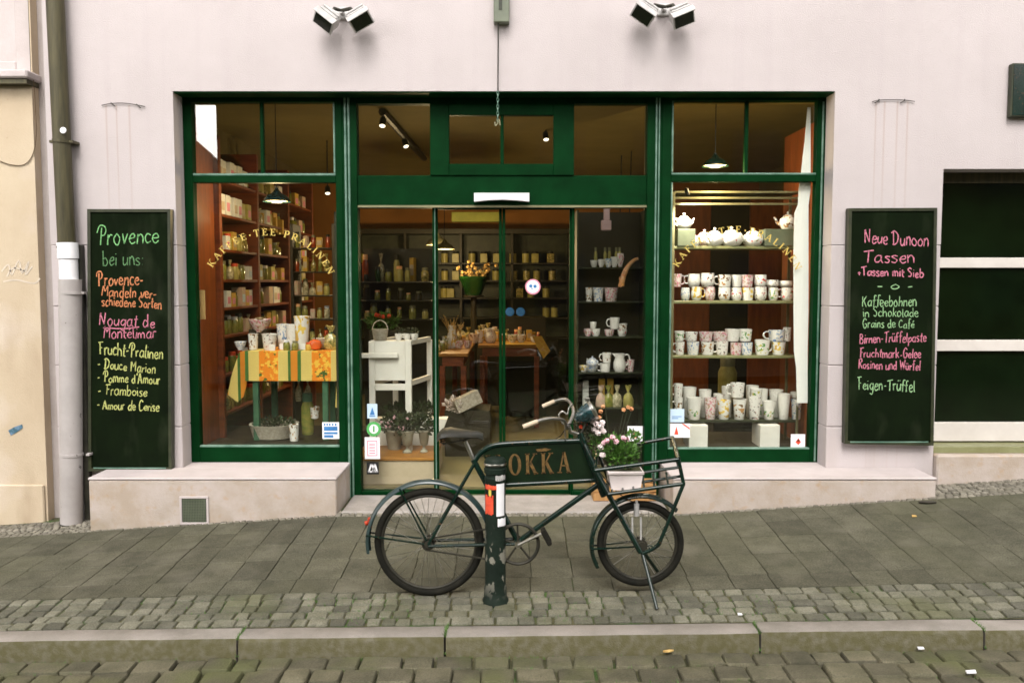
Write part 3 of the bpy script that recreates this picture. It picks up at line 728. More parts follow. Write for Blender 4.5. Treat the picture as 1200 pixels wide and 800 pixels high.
# ------------------------------------------------------------------ lettering
HW = {
 'a': (1.0, [[(.85,.85),(.5,1),(.1,.6),(.2,.1),(.55,.05),(.85,.5)], [(.87,1),(.83,.3),(.98,0)]]),
 'b': (.95, [[(.12,1.8),(.1,0)], [(.1,.6),(.5,.98),(.85,.5),(.5,.02),(.1,.15)]]),
 'c': (.85, [[(.8,.85),(.4,1),(.08,.5),(.35,.02),(.8,.15)]]),
 'd': (1.0, [[(.8,.8),(.4,.98),(.08,.45),(.4,.02),(.8,.4)], [(.85,1.85),(.84,0)]]),
 'e': (.85, [[(.1,.5),(.75,.6),(.6,.95),(.25,.9),(.08,.4),(.4,0),(.82,.2)]]),
 'f': (.7, [[(.78,1.7),(.45,1.8),(.32,1.4),(.3,-.1)], [(.03,1),(.65,1.05)]]),
 'g': (.95, [[(.8,.85),(.4,1),(.1,.5),(.45,.05),(.8,.5)], [(.84,1),(.82,-.3),(.5,-.72),(.1,-.5)]]),
 'h': (.95, [[(.12,1.85),(.1,0)], [(.1,.55),(.5,1),(.78,.7),(.82,0)]]),
 'i': (.35, [[(.18,1),(.17,0)], [(.18,1.4),(.22,1.5)]]),
 'k': (.85, [[(.12,1.8),(.1,0)], [(.72,1),(.15,.45)], [(.3,.55),(.78,0)]]),
 'l': (.4, [[(.2,1.85),(.17,.25),(.38,.02)]]),
 'm': (1.4, [[(.1,1),(.1,0)], [(.1,.6),(.4,1),(.62,.7),(.64,0)], [(.64,.6),(.95,1),(1.2,.7),(1.24,0)]]),
 'n': (.95, [[(.1,1),(.1,0)], [(.1,.6),(.48,1),(.76,.7),(.8,0)]]),
 'o': (.95, [[(.5,1),(.1,.6),(.25,.08),(.65,.06),(.86,.55),(.5,1)]]),
 'p': (.95, [[(.12,1),(.1,-.75)], [(.1,.55),(.5,1),(.85,.55),(.45,.05),(.12,.25)]]),
 'r': (.65, [[(.1,1),(.1,0)], [(.1,.55),(.35,.95),(.62,.9)]]),
 's': (.75, [[(.68,.88),(.35,1),(.12,.78),(.6,.35),(.45,.02),(.08,.12)]]),
 't': (.65, [[(.32,1.6),(.3,.2),(.58,.02)], [(.03,1.02),(.62,1.06)]]),
 'u': (.95, [[(.1,1),(.12,.25),(.45,.02),(.78,.4)], [(.8,1),(.82,0)]]),
 'v': (.8, [[(.06,1),(.38,.02)], [(.38,.02),(.72,1)]]),
 'w': (1.2, [[(.06,1),(.32,.02)], [(.32,.02),(.58,.85)], [(.58,.85),(.85,.02)], [(.85,.02),(1.12,1)]]),
 'P': (1.15, [[(.38,1.75),(.36,0)], [(-.15,1.25),(.1,1.85),(.7,1.9),(1.0,1.45),(.75,1.0),(.38,.95)]]),
 'M': (1.35, [[(.1,0),(.14,1.7)], [(.14,1.7),(.6,.8)], [(.6,.8),(1.1,1.75)], [(1.1,1.75),(1.15,0)]]),
 'N': (1.2, [[(.1,0),(.15,1.6),(.3,1.7)], [(.18,1.6),(.85,.1)], [(.85,.1),(1.0,1.8)]]),
 'S': (1.0, [[(.9,1.6),(.5,1.85),(.12,1.4),(.75,.7),(.6,.1),(.08,.2)]]),
 'F': (1.0, [[(.3,1.75),(.28,0)], [(0,1.8),(.95,1.85)], [(.28,.95),(.75,1)]]),
 'D': (1.25, [[(.3,1.75),(.28,.05)], [(-.05,1.6),(.5,1.85),(1.1,1.3),(.95,.35),(.4,-.02),(.05,.1)]]),
 'A': (1.15, [[(.05,0),(.5,1.8)], [(.5,1.8),(1.0,0)], [(.2,.6),(.85,.65)]]),
 'C': (1.05, [[(.95,1.5),(.6,1.85),(.12,1.1),(.3,.1),(.98,.2)]]),
 'T': (1.1, [[(.55,1.75),(.5,0)], [(-.05,1.65),(1.15,1.9)]]),
 'K': (1.1, [[(.15,1.8),(.12,0)], [(1.0,1.8),(.2,.8)], [(.4,1.0),(1.0,0)]]),
 'G': (1.15, [[(1.0,1.5),(.6,1.85),(.12,1.0),(.45,.0),(1.0,.35),(1.0,.85),(.6,.85)]]),
 'B': (1.1, [[(.15,1.8),(.12,0)], [(.05,1.75),(.7,1.7),(.75,1.2),(.2,1.0)], [(.2,1.0),(.95,.75),(.8,.05),(.1,.02)]]),
 'R': (1.1, [[(.2,1.75),(.17,0)], [(0,1.6),(.6,1.85),(.9,1.4),(.25,.95)], [(.35,.95),(1.0,0)]]),
 'W': (1.5, [[(.05,1.75),(.35,0)], [(.35,0),(.72,1.4)], [(.72,1.4),(1.05,0)], [(1.05,0),(1.42,1.8)]]),
 ' ': (.6, []), '-': (.7, [[(.1,.65),(.6,.7)]]), ':': (.4, [[(.15,.85),(.2,.75)], [(.15,.15),(.2,.05)]]),
 "'": (.35, [[(.2,1.8),(.12,1.4)]]), '+': (.8, [[(.05,.6),(.7,.65)], [(.38,.95),(.38,.2)]]),
}
HW['é'] = (.85, HW['e'][1] + [[(.35,1.3),(.65,1.65)]]); HW['ü'] = (.95, HW['u'][1] + [[(.25,1.35),(.28,1.5)], [(.62,1.38),(.66,1.53)]])
def chalk_line(board, Yf, text, x0, x1, yb, xh, mat, yb2=None, wpx=1.35, under=None):
    adv = sum(HW[ch][0] + .12 for ch in text); kx = (x1 - x0) / adv
    mb = MB(); cx = x0; yb2 = yb if yb2 is None else yb2
    for ch in text:
        wd, st = HW[ch]
        base = yb + (yb2 - yb) * (cx - x0) / (x1 - x0) + random.uniform(-.6, .6)
        sl, sy = random.uniform(-.05, .12), random.uniform(.86, 1.12)
        for s_ in st:
            pts = [(cx + (p[0] + sl * p[1] + random.uniform(-.05, .05)) * kx, base - (p[1] + random.uniform(-.05, .05)) * xh * sy) for p in s_]
            v = [Vector((X(a, Yf, b_), 0, Z(b_, Yf))) for a, b_ in pts]
            v = smooth_line(v, 5)
            ww = [wpx * S(Yf) * random.uniform(.52, .95) for _ in v]
            mb.ribbon([(p.x, p.z) for p in v], ww, Yf, .0012)
        cx += (wd + .12) * kx
    if under:
        v = smooth_line([Vector((X(a, Yf, b_), 0, Z(b_, Yf))) for a, b_ in under], 4)
        mb.ribbon([(p.x, p.z) for p in v], wpx * S(Yf) * .9, Yf, .0012)
    return mb.build('chalk_writing', mat, board)
def blackboard(corners, label, Y0, lines):
    (ax, ay), (bx, by), (cx, cy), (dx, dy) = corners            # tl, tr, br, bl
    q = [(X(a, Y0, b_), Z(b_, Y0)) for a, b_ in corners]
    e = empty('chalkboard', ((q[2][0] + q[3][0]) / 2, Y0 + .02, min(q[2][1], q[3][1])), label, 'chalkboard', 'menu chalkboards on the shop wall')
    def ins(d):
        r_ = []
        for i, (x, z) in enumerate(q): r_.append((x + (d if i in (0, 3) else -d), z + (-d if i in (0, 1) else d)))
        return r_
    MB().prism(ins(.012), Y0 + .012, -.004).build('writing_surface', M['board'], e)
    qi = ins(.024); mb = MB()
    for i in range(4):
        j = (i + 1) % 4
        vs = [(q[i][0], Y0, q[i][1]), (q[j][0], Y0, q[j][1]), (qi[j][0], Y0 + .001, qi[j][1]), (qi[i][0], Y0 + .001, qi[i][1])]
        vs += [(x, -.006, z) for x, _, z in vs]
        mb.add(vs, [(0, 1, 2, 3), (4, 5, 6, 7), (0, 1, 5, 4), (1, 2, 6, 5), (2, 3, 7, 6), (3, 0, 4, 7)])
    mb.build('frame', M['boardframe'], e)
    tx0, tx1 = qi[3][0], qi[2][0]; tz = (qi[2][1] + qi[3][1]) / 2
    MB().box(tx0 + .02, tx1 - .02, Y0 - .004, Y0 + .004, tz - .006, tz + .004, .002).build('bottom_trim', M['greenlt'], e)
    for l_ in lines: chalk_line(e, Y0 + .0105, *l_[:5], M[l_[5]], **(l_[6] if len(l_) > 6 else {}))
    return e
G_, O_, K_, Y_, D_, T_ = 'ck_green', 'ck_orange', 'ck_pink', 'ck_yellow', 'ck_dim', 'ck_mint'
blackboard([(102, 245), (199.5, 245), (201, 551), (103.5, 552)], 'tall chalkboard headed Provence, beside the grey downpipe', -.075, [
 ('Provence', 114, 187, 287, 12, G_, dict(yb2=284, wpx=1.6)), ('bei uns:', 120, 169, 311, 9, D_), ('Provence-', 114, 169, 335, 9, O_, dict(yb2=334, wpx=1.7)),
 ('Mandeln ver-', 119, 184, 347, 7, O_, dict(yb2=350, wpx=1.5)), ('schiedene Sorten', 119, 190, 358, 6.6, O_, dict(yb2=362, wpx=1.5)),
 ('Nougat de', 116, 182, 381, 8, K_, dict(yb2=384, under=[(121, 384), (145, 385), (163, 383)])), ('Montélimar', 121, 183, 396, 7.2, K_),
 ('Frucht-Pralinen', 116, 192, 415, 8.2, Y_, dict(yb2=421, wpx=1.6)), ('- Douce Marion', 114, 183, 431, 6.2, Y_, dict(yb2=438, wpx=1.5)),
 ("- Pomme d'Amour", 114, 188, 447, 6.2, Y_, dict(yb2=450, wpx=1.5)), ('- Framboise', 115, 173, 462, 6.4, Y_, dict(yb2=464)), ('- Amour de Cerise', 113, 187, 479, 6.2, Y_, dict(yb2=482, wpx=1.5))])
rb = blackboard([(995, 244), (1098.5, 243.5), (1094, 522), (990, 520)], 'tall chalkboard headed Neue Dunoon Tassen, beside the side entrance', -.075, [
 ('Neue Dunoon', 1013, 1089, 285, 9, K_, dict(yb2=289, wpx=1.6)), ('Tassen', 1012, 1074, 308, 8.5, K_, dict(wpx=1.6)), ('+Tassen mit Sieb', 1005, 1083, 323, 5.6, K_, dict(yb2=325, wpx=1.7)),
 ('- o -', 1027, 1071, 339, 5, T_), ('Kaffeebohnen', 1010, 1075, 359, 7.2, T_), ('in Schokolade', 1011, 1077, 371, 5.8, T_, dict(wpx=1.2)),
 ('Grains de Café', 1011, 1072, 384, 5.6, T_, dict(wpx=1.2)), ('Birnen-Trüffelpaste', 1007, 1086, 402, 6.4, K_, dict(yb2=400)), ('Fruchtmark-Gelee', 1007, 1080, 418, 6, K_, dict(yb2=420)),
 ('Rosinen und Würfel', 1006, 1079, 432, 5.8, K_, dict(yb2=434)), ('Feigen-Trüffel', 1005, 1073, 456, 7.4, T_, dict(yb2=459))])
# serif capitals: (x0,y0,x1,y1,width) strokes in a unit box
TH, TN = .17, .075
def serif(x, y, w=.34): return (x - w / 2, y, x + w / 2, y, .06)
SF = {
 'K': (.95, [(.2,0,.2,1,TH), (.28,.42,.78,1,TN), (.4,.55,.82,0,TH), serif(.2,.03), serif(.2,.97), serif(.78,.97), serif(.82,.03)]),
 'A': (.95, [(.12,0,.46,1,TN), (.46,1,.82,0,TH), (.25,.35,.68,.35,TN), serif(.12,.03), serif(.82,.03)]),
 'F': (.75, [(.2,0,.2,1,TH), (.2,.96,.68,.96,TN), (.2,.52,.52,.52,TN), (.67,.96,.67,.78,TN), (.52,.62,.52,.42,TN), serif(.2,.03), serif(.15,.97)]),
 'E': (.8, [(.2,0,.2,1,TH), (.2,.96,.68,.96,TN), (.2,.52,.52,.52,TN), (.2,.04,.7,.04,TN), (.67,.96,.67,.78,TN), (.7,.04,.7,.24,TN), (.52,.62,.52,.42,TN), serif(.15,.97), serif(.15,.03)]),
 'T': (.85, [(.42,0,.42,1,TH), (.05,.96,.8,.96,TN), (.06,.96,.06,.76,TN), (.79,.96,.79,.76,TN), serif(.42,.03)]),
 'P': (.8, [(.2,0,.2,1,TH), serif(.2,.03), serif(.15,.97), ('arc', .2,.5,.5,.97)]),
 'R': (.9, [(.2,0,.2,1,TH), serif(.2,.03), serif(.15,.97), ('arc', .2,.5,.5,.97), (.42,.5,.8,0,TH), serif(.8,.03)]),
 'L': (.75, [(.2,0,.2,1,TH), serif(.2,.97), (.2,.04,.7,.04,TN), (.7,.04,.7,.26,TN)]),
 'I': (.42, [(.2,0,.2,1,TH), serif(.2,.03), serif(.2,.97)]),
 'N': (1.0, [(.18,0,.18,1,TN), (.18,1,.8,0,TH), (.8,0,.8,1,TN), serif(.18,.03), serif(.15,.97), serif(.8,.97)]),
 'M': (1.1, [(.15,0,.18,1,TN), (.18,1,.52,0,TH), (.52,0,.88,1,TN), (.88,0,.88,1,TH), serif(.15,.03), serif(.15,.97), serif(.9,.97), serif(.9,.03)]),
 'O': (.95, [('ell', .47,.5,.36,.48)]), '·': (.5, [(.16,.42,.34,.42,.18)]), ' ': (.32, []),
}
def serif_glyph(mb, ch, h, y, origin, ang=0.0, kx=1.0, thick=.0012, boost=1.0):
    c_, s_ = math.cos(ang), math.sin(ang)
    def tr(a, b_): a, b_ = a * h * kx, b_ * h; return (origin[0] + a * c_ - b_ * s_, origin[1] + a * s_ + b_ * c_)
    for st in SF[ch][1]:
        if st[0] == 'arc':
            _, xa, ya, xb, yb = st
            pts = [(xa, yb)] + [(xb + .2 * math.cos(t) - .02, (ya + yb) / 2 + (yb - ya) / 2 * math.sin(t)) for t in [R(90 - 18 * i) for i in range(11)]] + [(xa, ya)]
            mb.ribbon([tr(*p) for p in pts], [h * boost * (TN + (TH - TN) * math.sin(math.pi * i / (len(pts) - 1))) for i in range(len(pts))], y, thick)
        elif st[0] == 'ell':
            _, xa, ya, rx, ry = st
            ts = [R(15 * i) for i in range(25)]
            mb.ribbon([tr(xa + rx * math.cos(t), ya + ry * math.sin(t)) for t in ts], [h * boost * (TN + (TH - TN) * abs(math.cos(t))) for t in ts], y, thick)
        else:
            mb.ribbon([tr(st[0], st[1]), tr(st[2], st[3])], h * boost * st[4], y, thick)
def arc_text(win, text, cx, cy, rad, a0, a1, hpx, Yf=.2425):
    adv = [SF[ch][0] + .22 for ch in text]; tot = sum(adv); mb = MB(); t = 0
    for ch, ad in zip(text, adv):
        a = R(a0 + (a1 - a0) * (t + ad / 2) / tot); t += ad
        o = Vector((X(cx + rad * math.sin(a), Yf, cy - rad * math.cos(a)), Z(cy - rad * math.cos(a), Yf)))
        h = hpx * S(Yf); wv = SF[ch][0] * h / 2
        o = (o[0] - wv * math.cos(a), o[1] + wv * math.sin(a))
        serif_glyph(mb, ch, h, Yf, o, -a, boost=1.0)
    return mb.build('gold_lettering', M['gold'], win)
arc_text(lw, 'KAFFEE·TEE·PRALINEN', 315, 352, 76, -61, 68, 8.2)
arc_text(rw, 'KAFFEE·TEE·PRALINEN', 863, 350, 77, -63, 66, 8.2)
# stickers on the glass
def card(parent, x0, y0, x1, y1, Yf, mat, name, label, marks=()):
    s_ = MB().box(X(x0, Yf), X(x1, Yf), Yf, Yf + .0015, Z(y1, Yf), Z(y0, Yf)).build(name, mat, parent); s_['label'] = label
    groups = {}
    for k in marks: groups.setdefault(k[0], []).append(k[1:])
    for mk, items in groups.items():
        mb = MB()
        for it in items:
            if len(it) == 4 and not isinstance(it[0], tuple):
                a, b_, c_, d_ = it; mb.box(X(a, Yf), X(c_, Yf), Yf - .001, Yf - .0003, Z(d_, Yf), Z(b_, Yf))
            else:
                mb.prism([(X(a, Yf), Z(b_, Yf)) for a, b_ in it], Yf - .001, Yf - .0003)
        mb.build('printed_mark', M[mk], parent)
    return s_
YS = .24
card(lw, 375, 494.5, 395, 514, YS, M['whitebright'], 'sticker', 'square blue and white sticker in the lower corner of the left window',
     [('blue', 377, 499.5, 393, 504.5), ('blue', 377, 506, 393, 508.5), ('blue', 377, 509.5, 388, 512.5)] + [('blue', a, 496, a + 1.8, 498.5) for a in (377, 380, 383, 386.5, 390)])
YS = .256
card(dr, 428.5, 473, 440.5, 490, YS, M['paleblue'], 'sticker', 'pale blue upright sticker, topmost on the left door pane', [('blue', (434.5, 477), (437.5, 486), (431.5, 486)), ('blue', 431, 486.8, 438, 488)])
def disc(parent, cx, cy, r, Yf, mat, name, label=None, ring=None):
    mb = MB(); mb.prism([(X(cx + r * math.cos(R(15 * i)), Yf), Z(cy + r * math.sin(R(15 * i)), Yf)) for i in range(24)], Yf, Yf + .0015)
    o = mb.build(name, mat, parent)
    if label: o['label'] = label
    return o
disc(dr, 436, 502.5, 8.6, YS, M['greensticker'], 'round_sticker', 'round green sticker with a pale centre on the left door pane')
disc(dr, 436, 502.5, 5.4, YS - .002, M['whitebright'], 'printed_mark'); card(dr, 435, 498.8, 437, 506, YS - .0032, M['greensticker'], 'printed_mark', 'green upright mark')
card(dr, 425, 512, 443, 537.5, YS, M['whitebright'], 'sticker', 'white sticker with pink print on the left door pane', [('pinkprint', 428, 516, 440, 517), ('pinkprint', 428, 533, 440, 534), ('pinkprint', 428, 517, 429, 533), ('pinkprint', 439, 517, 440, 533)] + [('pinkprint', 430.5, y, 437.5, y + 1.4) for y in (520, 523.5, 527, 530)])
card(dr, 427, 541, 441.5, 555.5, YS, M['black'], 'sticker', 'black square sticker with a white double peak on the left door pane',
     [('whitebright', (428.5, 553), (431.8, 543), (433.6, 543), (430.5, 553)), ('whitebright', (431.8, 543), (433.6, 543), (437.6, 553), (435.4, 553)), ('whitebright', (432.8, 553), (436, 543), (437.8, 543), (434.8, 553)), ('whitebright', (436, 543), (437.8, 543), (440.6, 553), (438.4, 553)), ('whitebright', 428.5, 551.6, 440.6, 553.2)])
disc(dr, 624.5, 336, 9, .29, M['pinkprint'], 'round_sticker', 'round white sticker with a pink rim on the sliding door leaf'); disc(dr, 624.5, 336, 7.4, .288, M['whitebright'], 'printed_mark')
disc(dr, 622, 335, 1.9, .2865, M['blue'], 'printed_mark'); disc(dr, 627, 335.4, 1.9, .2865, M['blue'], 'printed_mark'); card(dr, 623, 337, 624, 339.5, .2865, M['blue'], 'printed_mark', 'small dark stroke')
card(dr, 737, 499, 755, 516.5, YS, M['whitebright'], 'sticker', 'white sticker with a small red figure on the right door pane', [('red', (746, 504), (749, 511), (743, 511)), ('orangepetal', 744, 511.2, 748, 513)])
YS = .24
card(rw, 787.5, 479, 804, 494.5, YS, M['paleblue'], 'sticker', 'pale blue sticker at the left edge of the right window', [('blue', 789.5, 487.5, 801, 488.3), ('blue', 789.5, 489.6, 797, 490.4)])
card(rw, 787.5, 496, 811, 512.5, YS, M['whitebright'], 'sticker', 'white sticker with red corner stripe in the right window', [('red', (801, 496.3), (804, 496.3), (810.6, 501), (810.6, 503)), ('red', (795, 499), (797.5, 509), (792.5, 509))])
s_ = card(rw, 931, 508.5, 948, 524.5, YS, M['whitebright'], 'sticker', 'white sticker with red dot in the lower right window corner', [('red', (940, 513), (943, 518), (940, 521), (936.5, 518)), ('orangepetal', 938.5, 515, 941.5, 517)])

# ------------------------------------------------------------------ things on the facade
dp = empty('downpipe', (X(84, -.1, 600), -.1, g(X(84, -.1, 600), -.1)), 'tall downpipe, dark zinc above and white standpipe below, left of the chalkboard', 'downpipe')
pA, pB, pC, pD_ = P(63.5, -20, -.09), P(78.5, 289, -.09), P(82.5, 330, -.1), P(84, 617, -.1)
MB().tube([pA + (pA - pB) * .6, pB], .068, 20).build('zinc_pipe', M['olive'], dp)
MB().tube([P(78.5, 292, -.09), P(79.5, 284, -.09)], .079, 20).build('joint_ring', M['olive'], dp)
MB().tube([pC + Vector((0, 0, .02)), pD_], .086, 22).build('standpipe', M['pipewhite'], dp)
MB().tube([P(79, 284.5, -.094), P(80, 303, -.094)], .080, 22).tube([P(80, 303.6, -.094), P(81, 330, -.094)], .071, 22).build('white_tape', M['whitebright'], dp)
for y in (343, 532): MB().tube([P(84, y - 1.5, -.1), P(84, y + 1.5, -.1)], .091, 22).box(X(95, -.1), X(99, -.1), -.12, -.003, Z(y + 1.2, -.1), Z(y - 1.2, -.1)).build('clamp', M['pipewhite'], dp)
MB().tube([P(73, 168, -.09), P(73, 164, -.09)], .075, 20).box(X(60, -.09, 168), X(87, -.09, 168), -.12, -.003, Z(168, -.09), Z(165, -.09)).build('clamp', M['olive'], dp)
MB().lathe([(.0, .006), (.022, .005), (.026, 0)], n=16, M=Matrix.Translation(P(74, 153, -.158)) @ Matrix.Rotation(R(90), 4, 'X')).build('round_reflector', M['whitebright'], dp)
MB().tube([P(84, 612, -.1), P(84, 622, -.1)], .09, 22).build('base_collar', M['darksteel'], dp)

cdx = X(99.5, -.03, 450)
cd_ = MB().box(cdx - .026, cdx + .024, -.06, -.003, g(cdx, -.05), Z(287, -.05), .006).build('gap_shade_strip', M['darksteel'])  # dark strip added where the gap beside the pipe lies in shade
tag(cd_, 'narrow dark strip added for the shaded gap between white standpipe and left chalkboard', 'dark strip')
def floodlights(cx, cy, spec, label):
    e = empty('twin_floodlight', P(cx, cy, -.06), label, 'floodlight', 'twin floodlights above the shopfront')
    o = P(cx, cy, 0)
    MB().box(o.x - .055, o.x + .055, -.03, -.002, o.z - .045, o.z + .05, .008).tube([(o.x, -.03, o.z), (o.x, -.10, o.z)], .02, 10).build('wall_plate', M['silver'], e)
    for (px, py, roll, mat) in spec:
        c = P(px, py, -.17)
        MB().tube([(o.x, -.09, o.z), (o.x + (c.x - o.x) * .5, -.11, o.z + .01), c], .016, 8).build('arm', M['darksteel'], e)
        Mx = Matrix.Translation(c) @ Matrix.Rotation(R(roll), 4, 'Y') @ Matrix.Rotation(R(50), 4, 'X')
        h = MB().box(-.082, .082, -.035, .060, -.06, .06, .014, Mx)
        for k in range(2): h.box(-.074, .074, -.02 + k * .036, -.004 + k * .036, .0595, .074, .003, Mx)
        h.box(-.05, .05, .059, .085, -.045, .045, .012, Mx)
        h = h.build('lamp_head', M[mat], e)
        MB().box(-.09, .09, -.062, -.034, -.068, .068, .006, Mx).build('front_rim', M[mat], h)
        MB().box(-.076, .076, -.066, -.0625, -.054, .054, 0, Mx).build('lamp_glass', mdg, h)
        MB().box(-.092, .092, -.092, -.03, .069, .074, 0, Mx).build('visor', M[mat], h)
floodlights(402, 17, [(384, 22, 38, 'silver'), (421, 21, -30, 'silver')], 'pair of silver cube floodlights above the left display window')
floodlights(777, 13, [(756, 14, 34, 'silver'), (798, 18, -22, 'silver')], 'pair of silver cube floodlights above the right part of the shopfront')
mb = MB(); mb.box(X(578.5, -.08, 10), X(597, -.08, 10), -.09, -.002, Z(26, -.09), Z(-14, -.09), .006)
o = mb.build('wall_box', M['greyglass']); tag(o, 'small grey green box on the wall high above the shop door', 'wall box')
MB().box(X(584.5, -.095, 10), X(588.5, -.095, 10), -.094, -.0905, Z(12, -.09), Z(-4, -.09)).build('box_slot', M['boardframe'], o)
hr = empty('hanging_rod', P(583.5, 146, -.06), 'thin rod and chain with a hook hanging in front of the shop door', 'hanging rod')
MB().tube([P(584, 25, -.06), P(583.5, 107, -.06)], .0055, 8).build('rod', M['darksteel'], hr)
mb = MB()
for i, y in enumerate(range(107, 141, 4)):
    Mx = Matrix.Translation(P(583.3, y + 2.2, -.06)) @ Matrix.Rotation(R(90 if i % 2 else 20), 4, 'Z') @ Matrix.Diagonal((.55, 1, 1.15, 1))
    mb.torus((0, 0, 0), .015, .004, 'Y', 14, 6, Mx)
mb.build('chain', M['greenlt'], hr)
mb = MB(); mb.tube([P(583, 140, -.06), P(583, 145, -.06), P(580.5, 147.5, -.06), P(580, 143, -.06)], .006, 8, smoothpts=4); mb.tube([P(585, 140, -.06), P(586, 147, -.06)], .006, 8)
mb.build('hook', M['brass'], hr)
for pts, lab in (([(119, 123.5), (130, 121.5), (146, 121), (160, 123), (170, 125)], 'old bent wire fixing above the Provence chalkboard'), ([(1022, 119.5), (1030, 117.5), (1045, 117), (1060, 117.5), (1072, 119)], 'old bent wire fixing above the Neue Dunoon chalkboard')):
    mb = MB(); mb.tube([P(a, b_, -.012) for a, b_ in pts], .003, 6, smoothpts=4)
    for k in (1, 3):
        a, b_ = pts[k]; mb.tube([P(a, b_ - 1, -.002), P(a + 1, b_, -.014), P(a + (5 if lab.count('Prov') else -5), b_ + 3.5, -.02)], .0035, 6)
    tag(mb.build('wire_fixing', M['darksteel']), lab, 'wire fixing', 'old sign fixings on the wall')
o = MB().box(X(1184, -.04, 100), X(1184, -.04, 100) + .62, -.06, -.002, Z(137, -.06), Z(74, -.06), .006).build('house_sign', M['boardframe'])
tag(o, 'dark blank house sign on the wall at the upper right edge', 'sign')
MB().box(X(1184, -.04, 100) + .012, X(1184, -.04, 100) + .608, -.0635, -.0605, Z(135.3, -.06), Z(75.7, -.06)).build('sign_face', M['bike'], o)
# vent grille in the plinth
x0, x1, z0, z1 = X(211, PY, 598), X(245, PY, 598), Z(614, PY), Z(581, PY)
vg = tag(MB().box(x0, x1, PY - .012, PY - .001, z0, z0 + .018, .003).box(x0, x1, PY - .012, PY - .001, z1 - .018, z1, .003).box(x0, x0 + .018, PY - .012, PY - .001, z0 + .018, z1 - .018, .003).box(x1 - .018, x1, PY - .012, PY - .001, z0 + .018, z1 - .018, .003).build('vent_grille', M['sill']),
         'square metal ventilation grille in the left stone plinth', 'vent grille')
MB().box(x0 + .018, x1 - .018, PY - .003, PY - .0015, z0 + .018, z1 - .018).build('dark_backing', M['black'], vg)
mb = MB(); n_ = 15
for i in range(1, n_):
    t = i / n_; mb.box(x0 + .018 + (x1 - x0 - .036) * t - .0028, x0 + .018 + (x1 - x0 - .036) * t + .0028, PY - .0095, PY - .0065, z0 + .018, z1 - .018)
    mb.box(x0 + .018, x1 - .018, PY - .0062, PY - .0035, z0 + .018 + (z1 - z0 - .036) * t - .0028, z0 + .018 + (z1 - z0 - .036) * t + .0028)
mb.build('wire_mesh', M['greyglass'], vg)

# ------------------------------------------------------------------ bollard
BX, BY = X(580.5, -1.99, 640), -1.99
bz = g(BX, BY) - .02; bh = Z(535, BY) - bz; br = 12.4 * S(BY)
bo = empty('bollard', (BX, BY, bz), 'dark green street bollard with stickers and peeling paint, in front of the bicycle', 'bollard')
MB().lathe([(br * 1.28, 0), (br * 1.26, .03), (br * 1.12, .045), (br * 1.08, .10), (br * 1.0, .125), (br * .98, bh * .70), (br * 1.0, bh * .84), (br * 1.02, bh * .845), (br * 1.02, bh * .865), (br * .94, bh * .87), (br * .94, bh * .89), (br * 1.06, bh * .895), (br * 1.08, bh * .925), (br * .98, bh * .93), (br * .98, bh * .945), (br * 1.07, bh * .95), (br * 1.05, bh * .975), (br * .9, bh * .992), (br * .5, bh * .999), (0.001, bh)], (BX, BY, bz), 28).build('post', M['bollard'], bo)
MB().lathe([(br * 1.085, bh * .948), (br * 1.085, bh * .958), (br * 1.06, bh * .962)], (BX, BY, bz), 28, cap=False).build('worn_rim', M['steel'], bo)
def arcpatch(x0, x1, y0, y1, mat, label, rough=0, rr_=1.012):
    a0, a1 = math.asin(max(-1, min(1, (x0 - 580.5) / 12.4))), math.asin(max(-1, min(1, (x1 - 580.5) / 12.4)))
    mb = MB(); n = 10; vs = []
    for k in (rr_, rr_ + .008):
        for zt in (y1, y0):
            for i in range(n + 1):
                a = a0 + (a1 - a0) * i / n
                yy = zt + (random.uniform(-rough, rough) if rough else 0)
                vs.append((BX + br * k * math.sin(a), BY - br * k * math.cos(a), Z(yy, BY - br)))
    m = n + 1; fs = []
    for i in range(n):
        fs += [(i, i + 1, m + i + 1, m + i), (2 * m + i, 2 * m + i + 1, 3 * m + i + 1, 3 * m + i), (i, i + 1, 2 * m + i + 1, 2 * m + i), (m + i, m + i + 1, 3 * m + i + 1, 3 * m + i)]
    fs += [(0, m, 3 * m, 2 * m), (n, m + n, 3 * m + n, 2 * m + n)]
    o = mb.add(vs, fs, True).build('sticker', M[mat], bo); o['label'] = label
arcpatch(582, 591, 567, 605, 'whitebright', 'long white sticker on the bollard'); arcpatch(581, 592, 557.5, 563, 'silver', 'torn pale sticker strip', 1)
arcpatch(583.5, 592.5, 608, 617, 'whitebright', 'small white sticker, lowest on the bollard', .6); arcpatch(569, 578.5, 582, 602, 'red', 'torn red sticker patch', 2.2); arcpatch(569, 584, 569, 573.5, 'red', 'thin red sticker strip', 1); arcpatch(573, 576, 574, 581, 'yellow', 'thin yellow sticker scrap', .6)

